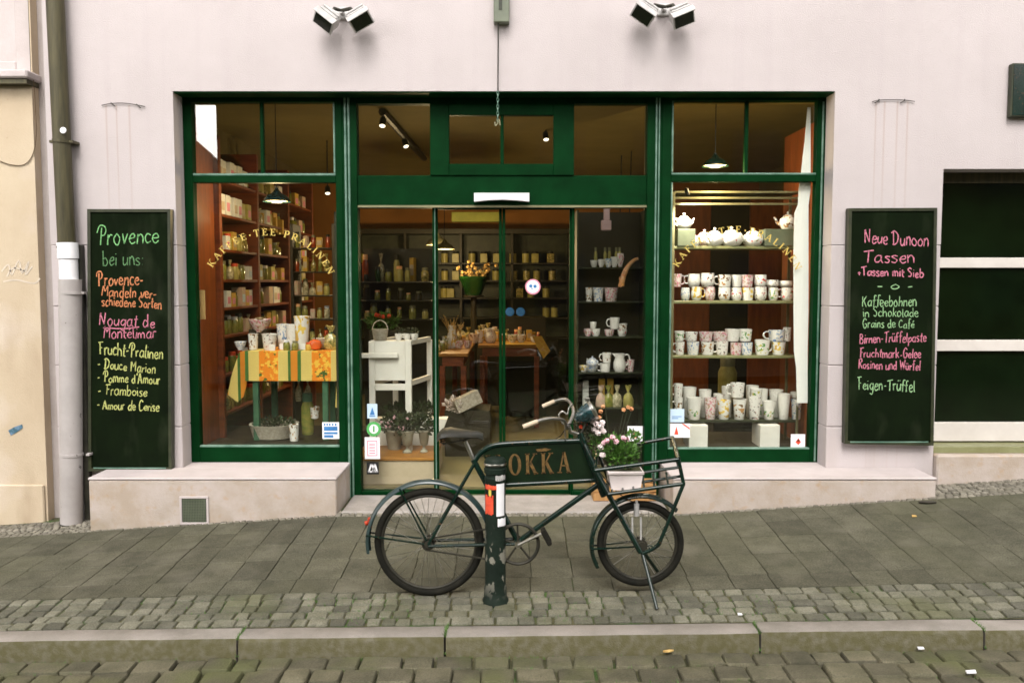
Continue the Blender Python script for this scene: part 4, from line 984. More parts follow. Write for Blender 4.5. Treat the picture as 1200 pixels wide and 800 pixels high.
# ------------------------------------------------------------------ cargo bicycle
YB = -1.9
def B(px, py, dy=0.0): return P(px, py, YB + dy)
sb = S(YB)
rc = B(503, 631); rR = 65.5 * sb; rc.z = g(rc.x, YB) + rR - .004
fc = B(750.5, 636.5); fR = 52 * sb
bk = empty('cargo_bicycle', ((rc.x + fc.x) / 2, YB, g((rc.x + fc.x) / 2, YB)), 'old dark green delivery bicycle with sign panel and front rack before the shop door', 'bicycle')
def wheel(c, Ro, tyre, nsp):
    w_ = MB().torus(c, Ro - tyre, tyre, n=64, m=12).build('wheel', M['rubber'], bk); w_['label'] = 'rear wheel' if nsp > 30 else 'smaller front wheel'
    prof = MB(); prof.torus(c, Ro - tyre * 2.15, .011, n=64, m=8, M=None); prof.build('rim', M['darksteel'], w_)
    s_ = MB()
    for i in range(nsp):
        a = 2 * math.pi * i / nsp; off = (.32 if i % 4 < 2 else -.32); sd = .028 if i % 2 else -.028
        s_.tube([(c.x + .024 * math.cos(a + off * 4), c.y + sd, c.z + .024 * math.sin(a + off * 4)), (c.x + (Ro - tyre * 2.2) * math.cos(a), c.y, c.z + (Ro - tyre * 2.2) * math.sin(a))], .0016, 5)
    s_.build('spokes', M['steel'], w_)
    MB().tube([(c.x, c.y - .06, c.z), (c.x, c.y + .06, c.z)], .026, 14).tube([(c.x, c.y - .036, c.z), (c.x, c.y - .024, c.z)], .038, 14).tube([(c.x, c.y + .024, c.z), (c.x, c.y + .036, c.z)], .038, 14).build('hub', M['darksteel'], w_)
    return w_
wheel(rc, rR, .022, 36); wheel(fc, fR, .0215, 28)
def guard(c, rad, a0, a1, half, label, stays, mat='mudguard'):
    mb = MB(); n, vs, fs = 40, [], []
    cross = [(-half, -.016), (-half * .86, -.004), (-half * .45, .004), (0, .006), (half * .45, .004), (half * .86, -.004), (half, -.016)]
    k = len(cross)
    for i in range(n + 1):
        a = R(a0 + (a1 - a0) * i / n)
        for th in (0, -.003):
            for (w_, h) in cross: vs.append((c.x + (rad + h + th) * math.cos(a), c.y + w_, c.z + (rad + h + th) * math.sin(a)))
    for i in range(n):
        for p in range(k - 1):
            fs.append((i * 2 * k + p, i * 2 * k + p + 1, (i + 1) * 2 * k + p + 1, (i + 1) * 2 * k + p))
            fs.append((i * 2 * k + k + p, i * 2 * k + k + p + 1, (i + 1) * 2 * k + k + p + 1, (i + 1) * 2 * k + k + p))
        for p, q in ((0, k), (k - 1, 2 * k - 1)): fs.append((i * 2 * k + p, i * 2 * k + q, (i + 1) * 2 * k + q, (i + 1) * 2 * k + p))
    for i in (0, n):
        for p in range(k - 1): fs.append((i * 2 * k + p, i * 2 * k + p + 1, i * 2 * k + k + p + 1, i * 2 * k + k + p))
    m_ = mb.add(vs, fs, True).build('mudguard', M[mat], bk); m_['label'] = label
    s_ = MB()
    for a in stays:
        for sd in (-1, 1): s_.tube([(c.x, c.y + sd * .055, c.z), (c.x + rad * math.cos(R(a)), c.y + sd * half * .95, c.z + rad * math.sin(R(a)) - .004)], .0055, 7)
    s_.build('stay', M['bike'], m_)
guard(rc, 75 * sb, 190, 14, .036, 'blue grey rear mudguard', (172, 117))
guard(fc, 60 * sb, 209, 44, .034, 'dark front mudguard', (184,), 'bike')
f = MB()
seat, bb = B(556, 541), B(607, 634)
hd1, hd2 = B(682, 516), B(704, 572)
f.tube([seat, B(561, 533), B(569, 526), B(580, 521.5), B(600, 519.5), B(640, 517.5), hd1], .0165, 12, smoothpts=5)
f.tube([B(578, 569), B(600, 567.5), B(650, 565), B(700, 562)], .0155, 12)
f.tube([seat + (seat - bb) * .03, bb], .0175, 12)
for sd in (-.05, .05):
    f.tube([seat + Vector((0, sd * .35, -.01)), rc + Vector((0, sd * 1.15, 0))], .0095, 8)
    f.tube([bb + Vector((0, sd, 0)), rc + Vector((0, sd * 1.15, -.008))], .0105, 8)
f.tube([bb, B(700, 568)], .0175, 12)
f.tube([B(679, 507), B(708, 581)], .021, 14)
f.tube([bb + Vector((0, -.04, 0)), bb + Vector((0, .04, 0))], .025, 14)
for sd in (-.095, .095):                                       # fork blades double as rack supports
    f.tube([B(685, 521, sd * .3), B(694, 541, sd * .7), B(712, 577, sd), fc + Vector((-.012, sd * .85, -.03))], .0155, 10)
f.tube([B(712, 577, -.095), B(712, 577, .095)], .014, 8)
f.build('frame', M['bike'], bk)
MB().tube([B(545.5, 517), seat + Vector((.012, 0, -.03))], .0125, 12).build('seat_post', M['steel'], bk)
sd_ = MB(); sv, sf_ = [], []            # sprung leather saddle
prof_ = [(513, 508, .085), (518, 503, .105), (527, 501.5, .10), (538, 503, .07), (549, 504.5, .040), (560, 505, .026), (566, 508, .016)]
for (x_, y_, hw) in prof_:
    t_ = B(x_, y_)
    for k_ in range(9):
        an = math.pi * k_ / 8; sv.append((t_.x, t_.y - hw * math.cos(an), t_.z - .035 + .038 * math.sin(an) ** .6))
    sv += [(t_.x, t_.y + hw * .8, t_.z - .040), (t_.x, t_.y - hw * .8, t_.z - .040)]
for i in range(len(prof_) - 1):
    for k_ in range(11): sf_.append((i * 11 + k_, i * 11 + (k_ + 1) % 11, (i + 1) * 11 + (k_ + 1) % 11, (i + 1) * 11 + k_))
sf_ += [tuple(range(11)), tuple((len(prof_) - 1) * 11 + k_ for k_ in range(11))]
sd_ = sd_.add(sv, sf_, True).build('saddle', M['leather'], bk)
for y_ in (-.05, .05):
    c0_ = B(519, 509, y_); MB().tube([c0_ + Vector((.016 * math.cos(t_ * .9), .016 * math.sin(t_ * .9), -.055 * t_ / 30)) for t_ in range(31)], .004, 6).build('saddle_spring', M['darksteel'], sd_)
    MB().tube([B(519, 520, y_), B(545, 515, y_ * .5), B(562, 509, y_ * .3)], .005, 6, smoothpts=4).build('saddle_rail', M['darksteel'], sd_)
sp = MB().prism([(B(x, y).x, B(x, y).z) for x, y in ((566, 532), (574, 525.5), (584, 522), (600, 521), (640, 519.5), (683, 519), (702, 561), (650, 564), (600, 566.5), (583, 567.5), (576, 556))], YB - .006, YB + .006).build('sign_panel', M['signpanel'], bk)
mb = MB(); a0, a1 = B(572, 558).x, B(662, 555)
lets = [('M', 570, 557.5), ('O', 596.5, 556.5), ('K', 615.5, 555.5), ('K', 634, 554.8), ('A', 654, 554)]
for ch, lx_, ly_ in lets:
    o = B(lx_, ly_, -.008); serif_glyph(mb, ch, 25 * sb, YB - .0088, (o.x, o.z), R(1.5), kx=.62, boost=.86)
mb.build('gold_lettering', M['bikegold'], sp)
MB().prism([(B(x, y).x, B(x, y).z) for x, y in ((628, 526), (640, 524.5), (646, 526), (640, 528), (630, 529))], YB - .0085, YB - .0065).build('gold_ornament', M['bikegold'], sp)
# drive
ch = MB().torus(bb + Vector((0, -.05, 0)), 24 * sb, .0105, n=48, m=8)
for i in range(5): 
    a = R(72 * i + 20); o = bb + Vector((0, -.05, 0)); ch.tube([o + Vector((.018 * math.cos(a), 0, .018 * math.sin(a))), o + Vector((24 * sb * math.cos(a), 0, 24 * sb * math.sin(a)))], .0065, 7)
ch = ch.build('chainring', M['darksteel'], bk)
MB().tube([bb + Vector((0, -.075, 0)), bb + Vector((0, -.04, 0))], .02, 12).build('crank_cap', M['steel'], ch)
MB().tube([bb + Vector((0, -.07, 0)), B(636, 624, -.08)], [.010, .008], 8).tube([bb + Vector((0, .07, 0)), bb + (bb - B(636, 624)) + Vector((0, .08, 0))], [.010, .008], 8).build('crank', M['steel'], ch)
pdl = MB(); pc = B(640, 628, -.12)
Mx = Matrix.Translation(pc) @ Matrix.Rotation(R(62), 4, 'Y')
pdl.box(-.05, .05, -.045, -.012, -.014, .014, .006, Mx).box(-.05, .05, .012, .045, -.014, .014, .006, Mx).box(-.045, .045, -.012, .012, -.006, .006, .002, Mx).build('pedal', M['rubber'], ch)
pc2 = bb + (bb - B(636, 624)) + Vector((0, .12, 0)); Mx = Matrix.Translation(pc2)
MB().box(-.05, .05, -.045, .045, -.014, .014, .006, Mx).build('pedal', M['rubber'], ch)
q = []
rk = .036
for a in range(90, 271, 15): q.append(rc + Vector((rk * math.cos(R(a)), -.05, rk * math.sin(R(a)))))
for a in range(-90, 91, 15): q.append(bb + Vector((24 * sb * math.cos(R(a)), -.05, 24 * sb * math.sin(R(a)))))
MB().tube(q, .0055, 6, closed=True).build('chain', M['darksteel'], bk)
# handlebar
st = B(669, 506)
MB().tube([B(680, 509), st, st + Vector((-.01, 0, .03))], .013, 10).tube([B(664, 502, -.26 * 0), B(660, 492, -.12), B(644, 490, -.24), B(628, 494, -.29)], .0105, 10, smoothpts=5).tube([B(664, 502, 0), B(672, 482, .12), B(664, 468, .25), B(650, 470, .29)], .0105, 10, smoothpts=5).build('handlebar', M['steel'], bk)
MB().tube([B(630, 493.5, -.288), B(613, 500, -.30)], .0135, 10).build('handlebar_grip', M['beige'], bk); MB().tube([B(650, 470, .29), B(636, 476, .30)], .0135, 10).build('handlebar_grip', M['beige'], bk)
MB().tube([B(660, 497, -.05), B(655, 487, -.05), B(659, 482, -.05), B(665, 485, -.05), B(667, 478, -.05), B(671, 473, -.05)], .0055, 7, smoothpts=5).tube([B(662, 504, -.03), B(663, 515, -.03)], .0045, 6).build('brake_lever', M['steel'], bk)
Mx = Matrix.Translation(B(688, 484, .0)) @ Matrix.Rotation(R(62), 4, 'Y')
MB().tube([B(664, 497, -.08), B(676, 500, -.07), B(690, 535, -.05), B(722, 575, -.05), B(746, 590, -.03)], .003, 6, smoothpts=5).tube([B(662, 503, .03), B(655, 512, .03), B(640, 516, .02), B(600, 518, .018), B(572, 523, .018)], .003, 6, smoothpts=5).build('brake_cable', M['rubber'], bk)
hl = MB().lathe([(.004, -.085), (.022, -.075), (.040, -.050), (.054, -.012), (.058, .022), (.056, .034)], n=22, M=Mx).build('headlamp', M['headlamp'], bk)
MB().lathe([(.059, .030), (.062, .034), (.062, .046), (.056, .05)], n=22, M=Mx).build('lamp_rim', M['steel'], hl)
MB().lathe([(.056, .044), (.04, .053), (.002, .058)], n=22, M=Mx).build('lamp_lens', M['greyglass'], hl)
MB().tube([B(681, 508), B(686, 497), B(687, 488)], .008, 8).build('lamp_bracket', M['darksteel'], hl)
MB().box(B(688, 468).x - .012, B(688, 468).x + .016, YB - .01, YB + .01, B(688, 470).z, B(688, 466).z, .003).build('lamp_switch', M['steel'], hl)
# front rack
rk_ = MB(); nd, fd = -.17, .17
rk_.tube([B(697, 551, nd), B(795, 538, nd)], .0125, 9).tube([B(700, 528, fd), B(788, 512.5, fd)], .011, 9)
rk_.tube([B(712, 579, nd), B(801, 566.5, nd)], .0115, 9).tube([B(716, 559, fd), B(797, 547, fd)], .0095, 8)
rk_.tube([B(716, 570, fd), B(799, 557.5, fd)], .0095, 8)
rk_.tube([B(795, 538, nd), B(788, 512.5, fd)], .0125, 9).tube([B(697, 551, nd), B(700, 528, fd)], .0115, 9)
rk_.tube([B(795, 538, nd), B(801, 566.5, nd)], .0115, 9).tube([B(788, 512.5, fd), B(795, 545, fd)], .0105, 9)
rk_.tube([B(801, 566.5, nd), B(798, 552, fd)], .0115, 9).tube([B(712, 579, nd), B(712, 560, fd)], .0105, 9)
rk_.tube([B(697, 551, nd), B(712, 579, nd)], .0105, 9).tube([B(700, 528, fd), B(712, 560, fd)], .0105, 9)
for t in (.06, .2, .34, .48, .62, .8):
    a, b_ = B(712, 579, nd).lerp(B(801, 566.5, nd), t), B(712, 560, fd).lerp(B(798, 552, fd), t); rk_.tube([a, b_], .007, 7)
for sd in (-1, 1):
    rk_.tube([fc + Vector((0, sd * .085, -.035)), B(769, 640, sd * .1), B(777, 626, sd * .13), B(801, 567, sd * .17)], .0115, 9, smoothpts=4)
rk_ = rk_.build('front_rack', M['bike'], bk)

MB().tube([B(746, 590, -.03), B(746, 604, -.03)], .016, 10).tube([B(746, 586, -.03), B(746, 590, -.03)], .008, 8).tube([B(741, 606, -.035), B(741, 632, -.035)], .006, 7).tube([B(751, 606, -.035), B(751, 632, -.035)], .006, 7).build('brake_caliper', M['silver'], bk)
for sd in (-1, 1):
    MB().tube([fc + Vector((0, sd * .075, -.03)), (lambda b_: Vector((b_.x, b_.y, g(b_.x, b_.y) + .012)))(B(770, 714, -.26) if sd < 0 else B(774, 690, .24))], .011, 9).build('stand_leg', M['bike'], bk)
MB().tube([B(431, 612, -.0), B(428, 613, 0)], .014, 10).box(B(431, 607).x, B(435, 607).x, YB - .012, YB + .012, B(431, 618).z, B(431, 606).z, .003).build('tail_light', M['redlamp'], bk)

# planter and plants on the rack
pb = B(731, 571)
px0, px1 = B(712, 571).x, B(750, 571).x
pz0 = B(731, 572).z + .012
pl = tag(MB().prism([(px0 + .012, pz0), (px1 - .012, pz0), (px1 + .004, pz0 + .105), (px0 - .004, pz0 + .105)], YB - .095, YB + .095).build('planter_box', M['planter']), 'white planter box sitting on the bicycle front rack', 'planter')
MB().box(px0 - .010, px1 + .010, YB - .102, YB + .102, pz0 + .092, pz0 + .112, .004).build('planter_rim', M['planter'], pl)
MB().box(px0, px1, YB - .085, YB + .085, pz0 + .106, pz0 + .114).build('soil', M['soil'], pl)
def foliage(mb, c, rx, ry, rz, n, s0, s1, up=.5):
    for i in range(n):
        while True:
            v = Vector((random.uniform(-1, 1), random.uniform(-1, 1), random.uniform(-1, 1)))
            if .15 < v.length < 1: break
        p = Vector((c[0] + v.x * rx, c[1] + v.y * ry, c[2] + v.z * rz))
        dr_ = (v + Vector((random.uniform(-.6, .6), random.uniform(-.6, .6), up))).normalized()
        sd = dr_.cross(Vector((random.uniform(-1, 1), random.uniform(-1, 1), random.uniform(-1, 1)))).normalized()
        L = random.uniform(s0, s1); W = L * .32; nm = sd.cross(dr_) * L * .12
        mb.add([p, p + dr_ * L * .5 + sd * W + nm, p + dr_ * L, p + dr_ * L * .5 - sd * W + nm], [(0, 1, 2, 3)])
    return mb
def blossoms(mb, pts, r):
    for c in pts:
        c = Vector(c)
        for k in range(16):
            v = Vector((random.gauss(0, 1), random.gauss(0, 1), random.gauss(.2, 1))).normalized(); t = v.orthogonal().normalized(); b_ = v.cross(t)
            o = c + v * r * .55; q_ = r * .55
            mb.add([o - t * q_, o + b_ * q_ + v * q_ * .4, o + t * q_, o - b_ * q_ + v * q_ * .4], [(0, 1, 2, 3)])
    return mb
def plant(name, label, base, leafc, group=None):
    return empty(name, base, label, 'plant', group)
cb = Vector(((px0 + px1) / 2, YB, pz0 + .114))
pt = plant('flowering_plant', 'bushy green plant with pink and white blossoms in the white planter box', cb, None)
s_ = MB()
for i in range(14): s_.tube([cb + Vector((random.uniform(-.06, .06), random.uniform(-.05, .05), -.005)), cb + Vector((random.uniform(-.1, .08), random.uniform(-.08, .08), random.uniform(.08, .24)))], .0025, 5)
s_.build('stems', M['leafdark'], pt)
lf_ = MB(); foliage(lf_, B(729, 533, -.02), .085, .09, .085, 520, .018, .04); foliage(lf_, B(716, 522, 0), .06, .08, .07, 240, .018, .04); foliage(lf_, B(742, 520, .04), .05, .06, .08, 160, .018, .036); foliage(lf_, B(700, 520, .03), .04, .05, .07, 140, .016, .034)
lf_.build('leaves', M['leaf'], pt, recalc=False)
blossoms(MB(), [B(*q) for q in ((711, 516, -.08), (718, 512, -.09), (731, 513, -.07), (708, 519, -.05), (722, 517, -.09), (734, 515, -.05))], .020).build('blossoms', M['pink'], pt, recalc=False)
blossoms(MB(), [B(*q) for q in ((699, 497, -.02), (704, 500, -.03), (696, 503, 0), (707, 505, -.03), (701, 507, -.04), (695, 494, .02), (706, 495, 0), (704, 524, -.07), (706, 533, -.07))], .022).build('blossoms', M['whitepetal'], pt, recalc=False)
pt2 = plant('withered_flowers', 'withered orange and red blooms standing behind the white planter plant', B(706, 548, .06), None)
s_ = MB()
for (x, y, dy) in ((704, 480, .05), (709, 476, .06), (731, 480, .07), (736, 477, .06), (741, 479, .08), (683, 491, .02), (686, 497, .03)): s_.tube([B(712 if x < 725 else 726, 548, .06), B((x + 718) / 2, 515, .06), B(x, y, dy)], .002, 5, smoothpts=3)
s_.build('stems', M['leafdark'], pt2)
blossoms(MB(), [B(*q) for q in ((704, 482, .05), (707, 476, .06), (702, 489, .05), (731, 480, .07), (736, 477, .06), (740, 479, .08))], .016).build('blossoms', M['orangepetal'], pt2, recalc=False)
blossoms(MB(), [B(*q) for q in ((682, 491, .02), (686, 497, .03), (681, 500, .02))], .015).build('blossoms', M['redpetal'], pt2, recalc=False)
foliage(MB(), B(690, 505, .04), .05, .05, .05, 130, .018, .036).build('leaves', M['leafdark'], pt2, recalc=False)
# low wooden crate standing behind the front wheel, before the right door pane
YK = -.03
cx0, cx1 = X(697, YK), X(772, YK); cz0, cz1 = .025, Z(567, YK)
ck = empty('wooden_crate', ((cx0 + cx1) / 2, YK, cz0), 'low tan wooden crate before the right door pane, behind the bicycle front wheel', 'crate')
hh_ = (cz1 - cz0) / 2
MB().box(cx0, cx1, YK, YK + .012, cz0 + .002, cz0 + hh_ - .006, .002).build('front_slat', M['ply'], ck); MB().box(cx0, cx1, YK, YK + .012, cz0 + hh_ + .006, cz1, .002).build('front_slat', M['ply'], ck)
MB().box(cx0, cx1, YK + .20, YK + .212, cz0 + .002, cz1, .002).build('back_board', M['ply'], ck)
for x_ in (cx0, cx1 - .012): MB().box(x_, x_ + .012, YK + .0125, YK + .1995, cz0 + .002, cz1, .002).build('side_board', M['ply'], ck)
MB().box(cx0 + .013, cx1 - .013, YK + .013, YK + .199, cz0 + .002, cz0 + .014).build('base_board', M['ply'], ck)
# litter on the ground
def litter(name, px, py, pts, mat, label, cat, Y0):
    Y_ = Y0
    for _ in range(30):
        p = P(px, py, Y_); zz = zr(p.x) + .012 if Y_ < KF else g(p.x, Y_)
        Y_ += (p.z - zz) * -2.0 if False else 0
        # march to the ground along the view line
        D_ = Y_ - CAM_Y; Y_ = CAM_Y + D_ * (CAM_Z - zz) / max(.01, CAM_Z - p.z)
    p = P(px, py, Y_)
    mb = MB(); n = len(pts)
    z = (zr(p.x) + .012 if Y_ < KF else g(p.x, Y_)) + .006
    mb.add([(p.x + a, Y_ + b_, z + random.uniform(0, .002)) for a, b_ in pts] + [(p.x + a, Y_ + b_, z + .004 + random.uniform(0, .008)) for a, b_ in pts],
           [tuple(range(n)), tuple(range(n, 2 * n))] + [(i, (i + 1) % n, n + (i + 1) % n, n + i) for i in range(n)])
    tag(mb.build(name, M[mat]), label, cat)
litter('dead_leaf', 1086, 589, [(-.07, -.02), (-.01, -.04), (.06, -.03), (.07, .01), (.0, .03), (-.05, .02)], 'darksteel', 'dark dead leaf on the pavement below the right chalkboard', 'leaf', -.5)
litter('paper_scrap', 867, 721, [(-.014, -.012), (.012, -.009), (.013, .010), (-.010, .013)], 'whitebright', 'white paper scrap behind the kerb right of the bicycle', 'litter', -2.2)
litter('paper_scrap', 1079, 761, [(-.018, -.012), (.015, -.010), (.018, .011), (-.013, .014)], 'whitebright', 'white paper scrap lying at the foot of the kerb', 'litter', -2.6)
litter('paper_scrap', 1138, 789, [(-.028, -.012), (.022, -.010), (.027, .012), (-.022, .014)], 'whitebright', 'white paper scrap on the road cobbles at the lower right', 'litter', -3)
litter('yellow_leaf', 783, 764, [(-.03, -.01), (0, -.018), (.03, .0), (.01, .015)], 'dried', 'yellow leaf lying at the foot of the kerb', 'leaf', -2.6)
litter('yellow_leaf', 1071, 606, [(-.018, -.01), (.018, -.008), (.015, .012), (-.01, .012)], 'dried', 'small yellow leaf on the slabs before the right plinth', 'leaf', -.6)
# ================================================================== inside the shop
ORD = ['first', 'second', 'third', 'fourth', 'fifth', 'sixth', 'seventh', 'eighth', 'ninth', 'tenth', 'eleventh', 'twelfth', 'thirteenth', 'fourteenth']
_proto = {}
def china(kind, style):
    if (kind, style) in _proto: return copy_tree(_proto[kind, style])
    m = MUG[style][1]
    if kind == 'mug':       # 0.10 high, 0.10 wide
        o = MB().lathe([(.034, 0), (.040, .003), (.043, .02), (.046, .06), (.05, .10), (.0475, .10), (.043, .05), (.038, .012), (.001, .010)], n=20).build('mug', m)
        MB().tube([(.046, 0, .085), (.068, 0, .082), (.078, 0, .055), (.066, 0, .028), (.043, 0, .022)], .0055, 8, smoothpts=4).build('handle', m, o)
    elif kind == 'round_mug':
        o = MB().lathe([(.030, 0), (.034, .002), (.044, .02), (.049, .045), (.046, .075), (.045, .10), (.043, .10), (.044, .07), (.046, .045), (.036, .014), (.001, .010)], n=20).build('mug', m)
        MB().tube([(.045, 0, .085), (.07, 0, .08), (.076, 0, .055), (.066, 0, .03), (.046, 0, .03)], .005, 8, smoothpts=4).build('handle', m, o)
    elif kind == 'tall_mug':
        o = MB().lathe([(.034, 0), (.037, .003), (.041, .08), (.05, .17), (.0475, .17), (.038, .06), (.034, .012), (.001, .010)], n=20).build('tall_mug', m)
        MB().tube([(.046, 0, .135), (.07, 0, .13), (.078, 0, .09), (.066, 0, .055), (.041, 0, .045)], .0055, 8, smoothpts=4).build('handle', m, o)
    elif kind == 'cup':
        o = MB().lathe([(.028, 0), (.030, .004), (.044, .02), (.05, .05), (.052, .062), (.049, .062), (.042, .025), (.026, .01), (.001, .008)], n=20).build('cup', m)
        MB().tube([(.05, 0, .055), (.068, 0, .05), (.07, 0, .035), (.045, 0, .024)], .0045, 8, smoothpts=4).build('handle', m, o)
    elif kind == 'teapot':  # 0.16 high
        o = MB().lathe([(.045, 0), (.05, .004), (.072, .03), (.08, .062), (.072, .095), (.046, .115), (.04, .118), (.001, .118)], n=24).build('teapot', m)
        MB().lathe([(.047, .117), (.042, .126), (.02, .136), (.008, .139), (.007, .146), (.013, .154), (.009, .162), (.001, .164)], n=20).build('lid', m, o)
        MB().tube([(-.068, 0, .05), (-.098, 0, .07), (-.112, 0, .105), (-.125, 0, .115)], [.017, .007], 10, smoothpts=4).build('spout', m, o)
        MB().tube([(.068, 0, .09), (.10, 0, .105), (.118, 0, .08), (.10, 0, .045), (.074, 0, .04)], .007, 8, smoothpts=4).build('handle', m, o)
    elif kind == 'jug':
        o = MB().lathe([(.034, 0), (.038, .003), (.052, .04), (.05, .075), (.038, .11), (.044, .14), (.041, .14), (.035, .11), (.046, .07), (.034, .012), (.001, .01)], n=20).build('jug', m)
        MB().tube([(.04, 0, .13), (.07, 0, .13), (.08, 0, .09), (.05, 0, .05)], .006, 8, smoothpts=4).build('handle', m, o)
        MB().prism([(-.034, .112), (-.066, .143), (-.034, .141)], -.014, .014).build('spout', m, o)
    elif kind == 'bowl':
        o = MB().lathe([(.035, 0), (.036, .006), (.06, .025), (.08, .06), (.082, .065), (.078, .065), (.055, .028), (.001, .01)], n=22).build('bowl', m)
    elif kind == 'pail':
        o = MB().lathe([(.05, 0), (.052, .003), (.066, .12), (.069, .122), (.069, .128), (.063, .128), (.048, .01), (.001, .008)], n=20).build('pot', m)
    _proto[kind, style] = o
    return o
H0 = dict(mug=.10, round_mug=.10, tall_mug=.17, cup=.062, teapot=.164, jug=.14, bowl=.065, pail=.128)
W0 = dict(mug=.10, round_mug=.10, tall_mug=.10, cup=.104, teapot=.16, jug=.104, bowl=.164, pail=.138)
seen = {}
def put(kind, style, px, ytop, ybase, wpx, Y, label, cat, group, hang=None, zbase=None):
    o = china(kind, style); s = S(Y)
    o.scale = (wpx * s / W0[kind],) * 2 + ((ybase - ytop) * s / H0[kind],)
    o.location = (X(px, Y, ybase), Y, zbase if zbase is not None else Z(ybase, Y))
    o.rotation_euler = (random.uniform(-.02, .02), random.uniform(-.02, .02), random.uniform(0, 6.28) if hang is None else R(hang))
    seen[label] = seen.get(label, 0) + 1
    return tag(o, label, cat, group)
# ---- right display window -------------------------------------------------
YA, YC = .47, .80
YM = .54
e = empty('display_shelf', (X(862, YM), YM, DFR), 'tall open display shelf full of white china in the right window', 'shelf unit')
z_top = Z(225, YA)
for px in (788.5, 938):
    for yy in (YA, YC - .02): MB().box(X(px, YA) - .011, X(px, YA) + .011, yy, yy + .022, DFR, z_top, .002).build('upright', M['brass'], e)
SHY = (290, 353.5, 417, 491.5)
for i, y in enumerate(SHY):
    zt = Z(y - 1.2, YM)
    MB().box(X(789, YA) + .004, X(938, YA) - .012, YA + .002, YC - .002, zt - .024, zt, .003).build('shelf_board', M['shelfedge'] if i < 3 else M['boardframe'], e)
for y in (225, 232, 239): MB().box(X(789, YA) + .004, X(938, YA) - .012, YA + .004, YA + .03, Z(y + 1.2, YA), Z(y - 1.2, YA), .002).build('top_rail', M['brass'], e)
MB().box(X(790, YA), X(936, YA), YA + .03, YC - .004, Z(226.2, YA), Z(225, YA)).build('top_board', M['boardframe'], e)
for (a, b_, lab) in ((810, 832.5, 'left'), (894.5, 918, 'right')):
    o = MB().box(X(a, .40), X(b_, .40), .40, .66, DFR, Z(498, .40), .004).build('white_pedestal', M['white'])
    tag(o, f'white square pedestal under the bottom shelf of the right window, the {lab} one of two', 'pedestal', 'white pedestals in the right window')
for (a, b_, lab) in ((791.5, 812, 'below the small teapot at the left'), (892, 930, 'below the teapot at the right')):
    o = MB().box(X(a, YM), X(b_, YM), YM - .08, YM + .1, Z(288.8, YM), Z(269, YM), .004).build('display_block', M['greyglass'])
    tag(o, f'grey green display block on the top shelf {lab}', 'display block', 'display blocks on the top shelf')
GR = 'white china in the right window'
for (st, px, yt, yb, wd, hg, lab) in ((0, 801, 250, 269, 19, 175, 'small white teapot on the left block of the top shelf, right window'), (7, 923, 248, 269, 20, 20, 'patterned teapot with a big handle on the right block of the top shelf'),
    (5, 825, 269, 288.8, 22, 150, 'pale teapot at the left end of the top shelf row'), (0, 837, 267, 288.8, 22, 60, 'plain white teapot in the middle of the top shelf row'),
    (1, 857, 266, 288.8, 27, 175, 'round white teapot with red flowers, left of its twin'), (1, 882.5, 267, 288.8, 25, 175, 'round white teapot with red flowers, rightmost in the top shelf row')):
    put('teapot', st, px, yt, yb, wd, YM + (.0 if px != 825 else .07), lab, 'teapot', GR)
put('cup', 3, 815, 278, 288.8, 11, YM - .04, 'small pale cup at the left end of the top shelf row', 'cup', GR)
def pat(i): return MUG[i][0]
def row(shelf, kind, which, items, Y, yb, zb):
    for k, (px, yt, wd, st, hg) in enumerate(items):
        kd = 'tall_mug' if kind == 'tall_mug' else (kind if kind != 'mix' else random.choice(['mug', 'round_mug']))
        nm = {'tall_mug': 'tall china mug', 'cup': 'china cup', 'bowl': 'china bowl'}.get(kd, 'china mug')
        put(kd, st, px, yt, yb, wd, Y, f'{pat(st)} {nm}, {ORD[k]} from left, {which}, {shelf} shelf of right window', 'mug' if kd != 'cup' else 'cup', GR, hg, zb)
z1, z2, z3 = Z(352.3, YM), Z(415.8, YM), Z(490.3, YM)
# second shelf
row('second', 'mix', 'front row', [(803, 337, 11, 4, 90), (816, 336, 13, 3, 0), (832, 336, 12, 5, 90), (849, 336.5, 15, 7, 80), (863, 337, 13, 1, 100), (876, 337, 14, 3, 90), (891, 336, 15, 6, 95), (906, 337, 12, 2, 90), (922, 337, 15, 1, 170)], YM, 352.3, z1)
zz = Z(336.5, YM)
row('second', 'mix', 'upper row', [(793, 321, 12, 5, 0), (813, 321, 15, 0, 170), (829, 320, 17, 6, 95), (849, 322, 16, 7, 175), (863, 322, 12, 0, 90), (875, 322, 15, 5, 90), (891, 322, 15, 1, 90), (905, 328, 15, 6, 120), (921, 329, 16, 0, 150)], YM + .015, 336.5, zz)
# third shelf
row('third', 'mug', 'front row', [(796.5, 400, 11, 6, 180), (812, 400, 15, 4, 90), (829, 400, 16, 7, 0), (846, 399, 15, 6, 90), (862, 401, 14, 5, 90), (875, 401, 14, 4, 90), (893, 398, 18, 2, 20), (912, 400, 16, 3, 90)], YM, 415.8, z2)
row('third', 'mug', 'upper row', [(796, 388, 12, 2, 90), (810, 389, 15, 6, 150), (827, 389, 17, 5, 95), (844, 389, 19, 5, 100), (858, 386, 18, 0, 90), (873, 386, 16, 2, 90), (910, 387, 20, 4, 180), (922, 384, 10, 6, 90)], YM + .02, 400.2, Z(400, YM))
